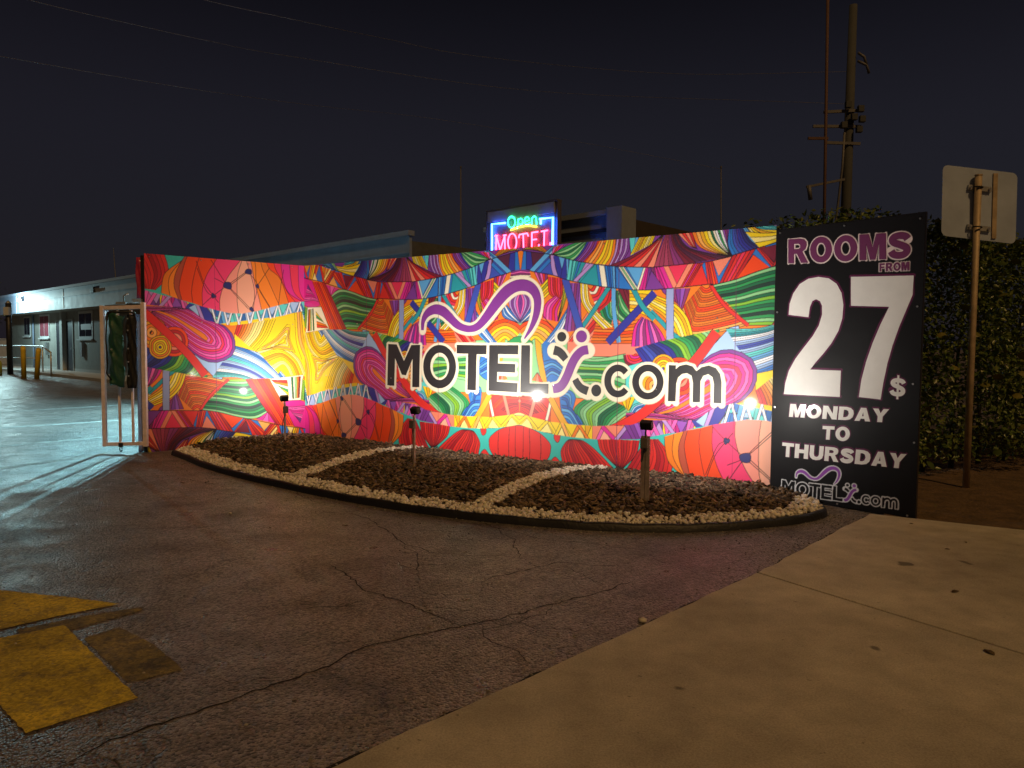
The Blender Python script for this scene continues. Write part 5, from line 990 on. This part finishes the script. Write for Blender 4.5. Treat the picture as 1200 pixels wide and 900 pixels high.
MB().tube([(-5.75, 14.2, 0), (-5.75, 14.2, 2.72)], .05, 12).build('shaft', STEEL_D, pl_e, True)
MB().box((-5.78, 14.12, 2.80), (.34, .30, .08)).build('hood', STEEL_D, pl_e, bevel=.02); MB().box((-5.78, 14.10, 2.755), (.26, .22, .008)).build('lens', mat('lamp_lens_cold'), pl_e)
ld = bpy.data.lights.new('post_lamp_beam', 'SPOT'); ld.energy = 2300; ld.color = (.38, .88, 1.0); ld.shadow_soft_size = .07; ld.spot_size = R(168); ld.spot_blend = .35
lo = bpy.data.objects.new('post_lamp_beam', ld); COLL.objects.link(lo); lo.location = (-5.80, 14.05, 2.70); lo.rotation_euler = Vector((-.45, -.55, -.55)).to_track_quat('-Z', 'Y').to_euler()
ce = empty('security_camera', bp(18.3, 0, 3.2), 'dark camera box bracketed to the motel fascia above the window', 'camera')
bbox(18.20, 18.50, .01, .09, 3.18, 3.30).build('housing', STEEL_D, ce); bbox(18.32, 18.40, 0, .05, 3.30, 3.40).build('bracket', STEEL_D, ce); bbox(18.50, 18.54, .02, .085, 3.19, 3.29).build('lens_hood', GALV, ce)
# nearer block with the neon sign
b2 = empty('motel_office', bp(-3.5, -2, 0), 'dark flat-roofed motel office block behind the neon sign', 'building')
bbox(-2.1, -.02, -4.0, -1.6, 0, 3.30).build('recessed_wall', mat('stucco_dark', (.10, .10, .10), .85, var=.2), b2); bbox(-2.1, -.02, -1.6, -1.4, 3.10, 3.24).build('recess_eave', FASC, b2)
bbox(-4.95, -2.1, -6, -.30, 0, 3.05).build('wall', STUC, b2); bbox(-4.90, -2.1, -.30, -.05, 2.55, 3.36).build('fascia', FASC, b2); bbox(-4.96, -2.08, -.34, .0, 3.36, 3.44).build('coping', FASC, b2); bbox(-4.8, -2.1, -.05, -.02, 3.10, 3.16).build('fascia_trim', STEEL_D, b2)
bbox(-5.08, -4.80, -.36, .02, 0, 3.46).build('corner_pier', mat('corner_paint', (.26, .31, .42), .7, var=.1), b2)
bbox(-4.96, -2.1, -9, -.36, 3.05, 3.30).build('roof', MATS['roof_felt'], b2)
SIDEM = mat('brown_siding', (.05, .04, .035), .85, var=.2); bbox(-5.06, -4.98, -9.5, -.40, 0, 3.30).build('side_wall', SIDEM, b2)
b3 = empty('rear_block', (4.6, 17.5, 0), 'dark brown rear building seen over the right part of the mural', 'building')
MB().box((5.0, 20.0, 1.6), (6.2, 5, 3.2)).build('wall', SIDEM, b3); MB().box((5.0, 20.0, 3.28), (6.5, 5.3, .16)).build('roof', MATS['roof_felt'], b3)
# neon sign on the office fascia
ne = empty('neon_sign', bp(-3.0, .2, 2.9), 'lit neon sign reading Open MOTEL with a blue border above the mural', 'neon sign')
NU0, NU1, NZ0, NZ1, NO = NEON_BOX
CAB = mat('sign_cabinet', (.10, .09, .11), .5, var=.15); 
bbox(NU1, NU0, NO - .10, NO, NZ0, NZ1).build('cabinet', CAB, ne)
hood = MB(); bbox(NU1 - .03, NU0 + .03, NO - .10, NO + .03, NZ1 + .002, NZ1 + .030, hood); bbox(NU1 - .03, NU1 - .005, NO - .09, NO + .005, NZ0, NZ1, hood); bbox(NU0 + .005, NU0 + .03, NO - .09, NO + .02, NZ0, NZ1, hood); hood.build('hood', CAB, ne)
bbox(NU1 + .02, NU0 - .02, NO, NO + .012, NZ0 + .02, NZ1 - .18).build('face_panel', mat('neon_backing', (.15, .15, .16), .4, var=.1), ne)
bbox(NU1 + .02, NU0 - .02, NO + .001, NO + .03, NZ1 - .175, NZ1 - .005).build('top_panel', mat('neon_top', (.30, .30, .36), .6, var=.15), ne)
for u in (NU0 - .3, NU1 + .3): bbox(u, u + .05, -.06, NO - .10, 2.9, 2.96).build('bracket', STEEL_D, ne)
NM = {'b': mat('neon_blue', (.1, .3, 1), .3, emit=(.03, .16, 1.0), estr=26), 'g': mat('neon_green', (.1, 1, .4), .3, emit=(.02, 1.0, .34), estr=9), 'r': mat('neon_red', (1, .1, .15), .3, emit=(1.0, .04, .10), estr=16), 'y': mat('neon_yellow', (1, .8, .1), .3, emit=(1.0, .62, .03), estr=7)}
NMAP = {'b': 'border_tube', 'g': 'open_tube', 'r': 'motel_tube', 'y': 'swoosh_tube'}
for k, pts in NEON:
    P = [bp(u, NO + .05, z) for u, z in (smooth(np.array(pts), 5) if k != 'b' and len(pts) > 3 else pts)]
    MB().tube(P, .0085 if k == 'g' else .0115 if k != 'b' else .015, 8).build(NMAP[k], NM[k], ne, True)

# ================================================================== lot furniture
BOLL = mat('bollard_yellow', hx('e8c83a'), .5, var=.2, vscale=6)
for k, (x, y, hh, lab) in enumerate(((-18.14, 27.56, 1.16, 'yellow bollard further left by the handrail'), (-17.50, 27.30, 1.10, 'slightly leaning yellow bollard nearer the motel doors'))):
    e = empty('bollard', (x, y, 0), lab, 'bollard', 'yellow bollards by the handrail'); tl = .10 * k
    MB().tube([(x, y, 0), (x + tl * .9, y, hh * .9), (x + tl, y, hh)], .085, 16).build('pipe', BOLL, e, True)
    cp = MB(); cp.tube([(x + tl, y, hh), (x + tl, y, hh + .03), (x + tl, y, hh + .05)], .083, 16, .03); cp.build('cap', BOLL, e, True)
re_ = empty('handrail', (-20, 30.4, 0), 'grey steel handrail ending behind the yellow bollards', 'handrail')
RL = mat('rail_steel', (.55, .57, .58), .4, metal=.5, var=.1)
rp = [Vector((-25.5, 33.0, 1.18)), Vector((-22.6, 32.3, 1.18)), Vector((-19.6, 31.0, 1.18)), Vector((-18.2, 29.3, .95))]
MB().tube(rp, .03, 8).build('top_rail', RL, re_, True)
for p in (rp[0], rp[1], rp[2], rp[3]): MB().tube([(p.x, p.y, 0), tuple(p)], .03, 8).build('upright', RL, re_, True)
MB().tube([tuple(p - Vector((0, 0, .5))) for p in rp[:3]], .02, 8).build('mid_rail', RL, re_, True)
lp = empty('lamp_post', (-20.9, 30.9, 0), 'dark post with a small box near its top by the motel corner', 'post')
MB().tube([(-20.9, 30.9, 0), (-20.9, 30.9, 2.95)], .11, 14).build('shaft', STEEL_D, lp, True); MB().box((-20.9, 30.8, 2.62), (.22, .16, .34)).build('box', mat('pale_box', (.55, .58, .6), .5), lp, bevel=.02); MB().tube([(-20.9, 30.9, 2.95), (-20.9, 30.9, 3.0), (-20.9, 30.9, 3.06)], .12, 14, .03).build('cap', GALV, lp, True)
RK = mat('rack_yellow', hx('9fa83a'), .5)
for k, (x, y, lab) in enumerate(((-21.9, 30.3, 'yellow green hoop barrier at the left edge of the lot'), (-20.95, 29.9, 'yellow green hoop barrier just left of the bollards'))):
    e = empty('hoop_barrier', (x, y, 0), lab, 'barrier', 'hoop barriers left of the bollards')
    MB().tube([(x - .35, y, 0), (x - .35, y, .45)] + [(x + .35 * -math.cos(t), y, .45 + .25 * math.sin(t)) for t in np.linspace(.3, 2.84, 9)] + [(x + .35, y, .45), (x + .35, y, 0)], .045, 10).build('hoop', RK, e, True)
    MB().tube([(x - .33, y, .30), (x + .33, y, .30)], .02, 8).build('crossbar', RK, e, True)
yw = MB().box((-34.0, 45.0, .75), (9, .2, 1.5)); yo = yw.build('yard_wall', mat('yard_paint', (.40, .42, .45), .8, var=.15)); tag(yo, 'low pale wall beyond the far end of the motel', 'wall')
cp_ = MB().box((-34.0, 45.0, 1.53), (9.1, .28, .06)).build('coping', MATS['yard_paint'], yo)

# ================================================================== traffic sign seen from behind
te = empty('traffic_sign', (4.31, 6.98, 0), 'traffic sign seen from its bare aluminium back on a steel post', 'traffic sign')
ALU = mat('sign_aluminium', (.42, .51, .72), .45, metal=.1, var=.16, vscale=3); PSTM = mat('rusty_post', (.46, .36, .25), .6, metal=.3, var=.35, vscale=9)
TQ = TSIGN   # four corners, metres
c0 = Vector(TQ[0]); ex = (Vector(TQ[1]) - c0); ez = (Vector(TQ[3]) - c0); nrm = ex.cross(ez).normalized(); nrm = nrm if nrm.y < 0 else -nrm
def rr_loop(rad, n=5):
    W_, H_ = ex.length, ez.length; out = []
    for cx, cy, a0 in ((rad, rad, 180), (W_ - rad, rad, 270), (W_ - rad, H_ - rad, 0), (rad, H_ - rad, 90)):
        for i in range(n + 1): t = R(a0 + 90 * i / n); out.append((cx + rad * math.cos(t), cy + rad * math.sin(t)))
    return out
lp_ = rr_loop(.05); nn_ = len(lp_); ux_, uz_ = ex.normalized(), ez.normalized(); mb = MB()
mb.add([c0 + ux_ * x + uz_ * y for x, y in lp_] + [c0 + ux_ * x + uz_ * y - nrm * .004 for x, y in lp_], [tuple(range(nn_)), tuple(reversed(range(nn_, 2 * nn_)))] + [(i, nn_ + i, nn_ + (i + 1) % nn_, (i + 1) % nn_) for i in range(nn_)])
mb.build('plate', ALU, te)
pc_ = c0 + ex * .44; top = c0 + ex * .44 + ez * .88
pb = Vector((4.31, 6.98, 0)); pt = Vector((top.x, top.y, top.z)) + nrm * .045
MB().tube([pb, pb.lerp(pt, .5), pt], .030, 12).build('post', PSTM, te, True); MB().tube([pt, pt + Vector((0, 0, .012))], .033, 12).build('post_cap', PSTM, te)
for f_ in (.72, .16):
    q = c0 + ex * .44 + ez * f_; mb = MB(); mb.beam(q - ux_ * .075 + nrm * .012, q + ux_ * .14 + nrm * .012, .022, .045); mb.build('bracket', GALV, te)
    MB().tube([q + nrm * (.045 + .036 * math.cos(t)) + ux_ * .036 * math.sin(t) for t in np.linspace(-2.2, 2.2, 12)], .007, 6).build('clamp', STEEL_D, te, True)
    for s_ in (-.06, .115): MB().tube([q + ux_ * s_ + nrm * .024, q + ux_ * s_ + nrm * .036], .011, 6).build('bolt', SCR, te)
mb = MB(); q = c0 + ex * .70; mb.beam(q + ez * .04 + nrm * .006, q + ez * .96 + nrm * .006, .04, .012, nrm); mb.build('stiffener', PSTM, te)

# ================================================================== hedge, tree
def leaves(C, n, size, seed, upb=.3):
    r_ = np.random.default_rng(seed); L_ = r_.uniform(size * .7, size * 1.25, n); W_ = L_ * r_.uniform(.42, .6, n)
    base = np.array([(0, 0, 0), (.45, .5, .08), (1, 0, -.05), (.45, -.5, .08)]); Vv = np.repeat(base[None], n, 0) * np.stack([L_, W_, L_], 1)[:, None]
    a = r_.uniform(0, 6.28, n); b = r_.normal(upb, .6, n); c = r_.normal(0, .7, n)
    ca, sa, cb, sb, cc, s__ = np.cos(a), np.sin(a), np.cos(b), np.sin(b), np.cos(c), np.sin(c); o_ = np.zeros(n); i_ = np.ones(n)
    A_ = np.stack([np.stack([ca, -sa, o_], 1), np.stack([sa, ca, o_], 1), np.stack([o_, o_, i_], 1)], 1); B_ = np.stack([np.stack([cb, o_, sb], 1), np.stack([o_, i_, o_], 1), np.stack([-sb, o_, cb], 1)], 1); C_ = np.stack([np.stack([i_, o_, o_], 1), np.stack([o_, cc, -s__], 1), np.stack([o_, s__, cc], 1)], 1)
    return np.einsum('nij,nkj->nki', A_ @ B_ @ C_, Vv) + C[:, None]
LF = np.array([(0, 1, 2), (0, 2, 3)])
LEAF = mat('hedge_leaf', rough=.38, attr='Col', var=.2, vscale=30, spec=.5)
hd_ = empty('hedge', (4.4, 7.7, 0), 'tall clipped leafy hedge behind the price board and the traffic sign', 'hedge')
H0 = np.array([1.5, 7.95]); HE = np.array([.86, .50]); HE = HE / np.linalg.norm(HE); HN = np.array([HE[1], -HE[0]])
HO = np.array([3.35, 6.75])
def hedge_pts(n, seed, front):
    r_ = np.random.default_rng(seed); t = r_.uniform(-1.15, 6.5, n); z = r_.uniform(.05, 1, n) ** .85; top = 2.52 + .10 * np.sin(t * 2.1) + .07 * np.sin(t * 5.3 + 1) + .05 * np.sin(t * 11)
    dep = np.abs(r_.normal(0, front, n)); wav = .10 * np.sin(t * 3.1 + z * 4) + .07 * np.sin(t * 7.7 + z * 9 + 2) + .05 * np.sin(t * 15 + z * 21)
    o_ = .0 + wav - dep; zz = z * top
    xy = HO[None] + HE[None] * t[:, None] + HN[None] * o_[:, None]; return np.column_stack([xy, zz])
C = hedge_pts(34000, 1, .22); C2 = hedge_pts(9000, 2, .7); top = hedge_pts(5000, 3, .5); top[:, 2] = 2.42 + RNG.uniform(0, .22, 5000) ** 1.5 * 1.4
C = np.vstack([C, C2, top])
# keep leaves behind the mural and the board
def behind(C):
    d1 = np.array([RW.x - MW.x, RW.y - MW.y]); d1 /= np.linalg.norm(d1); n1_ = np.array([d1[1], -d1[0]]); n1_ = n1_ if n1_ @ np.array([-MW.x, -MW.y]) > 0 else -n1_
    k1 = ((C[:, :2] - np.array(RW)) @ n1_ < -.18) | (C[:, 0] > RW.x + .02)
    n2_ = np.array(SN); k2 = ((C[:, :2] - np.array(SA)) @ n2_ < -.16) | (C[:, 0] > SB.x + .12)
    return k1 & k2
C = C[behind(C)]
tn = RNG.random(len(C)); cols = np.stack([.060 + .110 * tn ** 2, .085 + .105 * tn, .016 + .028 * tn], 1)
o = stuff(link('foliage', soup('foliage', leaves(C, len(C), .064, 5), LF, cols), LEAF, hd_))
BL = hedge_pts(420, 9, .03); BL[:, :2] += HN * .06; BL = BL[behind(BL)][:260]; Lv = leaves(BL, len(BL), .10, 6, .1)
shared = []
for k in range(6):
    c = np.array([[.05 + .02 * k, .075 + .012 * k, .016 + .003 * k]]); base = np.array([(0, 0, 0), (.2, .32, .05), (.5, .42, .07), (.8, .26, .03), (1, 0, -.06), (.8, -.26, .03), (.5, -.42, .07), (.2, -.32, .05)]) * .10
    me = MB().add(base.tolist(), [(0, 1, 7), (1, 2, 6), (1, 6, 7), (2, 3, 5), (2, 5, 6), (3, 4, 5)]); ms = bpy.data.meshes.new('leaf'); ms.from_pydata(me.v, [], me.f); a_ = ms.color_attributes.new('Col', 'FLOAT_COLOR', 'POINT'); a_.data.foreach_set('color', np.tile(np.append(c[0], 1).astype(np.float32), 8)); ms.materials.append(LEAF); shared.append(ms)
for k, p in enumerate(BL):
    lo = bpy.data.objects.new('leaf', shared[k % 6]); COLL.objects.link(lo); lo.parent = hd_; lo.matrix_parent_inverse = Matrix.Translation(-hd_.location); lo.location = p; lo.rotation_euler = (random.uniform(-.8, .8), random.uniform(-.4, .9), random.uniform(0, 6.28))
STM = mat('stem_bark', (.06, .045, .03), .9, var=.3)
for t in np.arange(.35, 6.3, .55):
    q = HO + HE * t - HN * .45; x, y = q; MB().tube([(x, y, 0), (x + random.uniform(-.1, .1), y, .9), (x + random.uniform(-.2, .2), y + random.uniform(-.1, .1), 2.2)], .03, 7, .01).build('stem', STM, hd_, True)
# a dense inner mass so the sky does not show through
for lab, (x, y, hgt, rad, sd) in (('dark tree rising behind the far end of the motel', (-40, 52, 6.4, 4.2, 3)), ('dark tree further left behind the yard wall', (-47, 58, 6.0, 5.0, 4))):
    e = empty('tree', (x, y, 0), lab, 'tree'); tk = MB(); tk.tube([(x, y, 0), (x + .1, y, 1.6), (x, y + .2, hgt * .7)], .25, 9, .09)
    for k in range(5): a = k * 1.26; tk.tube([(x, y, 1.6 + .3 * k), (x + math.cos(a) * rad * .6, y + math.sin(a) * rad * .6, 3.2 + .3 * k)], .10, 7, .03)
    tk.build('trunk', STM, e, True); r_ = np.random.default_rng(sd); cl = r_.normal(0, 1, (34, 3)); cl /= np.linalg.norm(cl, axis=1)[:, None]; cl *= r_.uniform(.3, 1, (34, 1)) ** .5; cl = cl * [rad, rad, hgt * .33] + [x, y, hgt * .66]
    C = (cl[r_.integers(0, 34, 4500)] + r_.normal(0, .5, (4500, 3))); tn = r_.random(4500); stuff(link('crown', soup('crown', leaves(C, 4500, .32, sd), LF, np.stack([.03 + .03 * tn, .05 + .04 * tn, .02 + .01 * tn], 1)), LEAF, e))

# ================================================================== poles and wires
CPOLE = mat('concrete_pole', (.06, .065, .07), .85, var=.2, vscale=4, bump=.3, bscale=40); SPOLE = mat('rust_pole', (.10, .05, .04), .7, var=.3)
POLEHW = mat('pole_hardware', (.13, .13, .14), .6, metal=.3, var=.2)
ue = empty('utility_pole', POLE_A[0], 'thick grey utility pole with crossarm hardware above the price board', 'pole')
MB().tube([POLE_A[0], POLE_A[1]], .135, 16, .085).build('shaft', CPOLE, ue, True)
pa = Vector(POLE_A[0]); pb_ = Vector(POLE_A[1]); 
def al(f, dx=0, dy=-.1, dz=0): q = pa.lerp(pb_, f); return Vector((q.x + dx, q.y + dy, q.z + dz))
for f, L_, dz in ((.735, .62, .04), (.70, .85, .0), (.66, .55, -.02)):
    MB().beam(al(f, -L_), al(f, .22, dz=dz), .05, .06).build('bracket_arm', POLEHW, ue)
for f, dx in ((.75, -.12), (.74, .16), (.715, .2), (.70, -.2), (.69, .14), (.72, .02)):
    MB().box(al(f, dx, -.2), (.13, .10, .14)).build('clamp_block', CPOLE, ue, bevel=.01)
for f, dx in ((.88, .24), (.86, .30)): MB().tube([al(f, .1), al(f - .01, dx), al(f - .03, dx + .06)], .03, 8).build('insulator', POLEHW, ue, True)
MB().beam(al(.555, -.95, dz=-.04), al(.57, -.10), .05, .05).build('strut', POLEHW, ue); MB().tube([al(.555, -.90, dz=0), al(.53, -.85, dz=-.1)], .05, 8).build('insulator', POLEHW, ue, True)
MB().tube([al(.685, -.14), al(.60, -.16), al(.25, -.42), al(.06, -.55)], .028, 8).build('conduit', POLEHW, ue, True)
s1 = tag(MB().tube(list(POLE_B), .030, 10).build('steel_pole', SPOLE, None, True), 'thin rusty pole rising out of frame left of the utility pole', 'pole')
cb_ = MB().beam(Vector(POLE_B[0]).lerp(Vector(POLE_B[1]), .60) + Vector((-.35, 0, 0)), Vector(POLE_B[0]).lerp(Vector(POLE_B[1]), .60) + Vector((.05, 0, 0)), .04, .05).build('side_arm', SPOLE, s1)
for (a, b), lab in zip(THIN, ('thin grey mast rising left of the neon sign', 'thin grey mast above the right part of the mural', 'faint thin mast above the motel roof by the gate')):
    m_o = tag(MB().tube([a, b], .030, 8, .018).build('mast', POLEHW, None, True), lab, 'mast'); MB().tube([Vector(b), Vector(b) + Vector((0, 0, .06))], .03, 8).build('cap', POLEHW, m_o)
WIRE = mat('wire', (.16, .16, .18), .6)
for pts, lab in WIRES:
    P = spline(np.array(pts)[:, :2], 8); zz = spline(np.array(pts)[:, [0, 2]], 8)[:, 1]; tag(MB().tube([(p[0], p[1], z) for p, z in zip(P, zz)], .0040, 6).build('overhead_wire', WIRE, None, True), lab, 'wire', 'overhead wires')
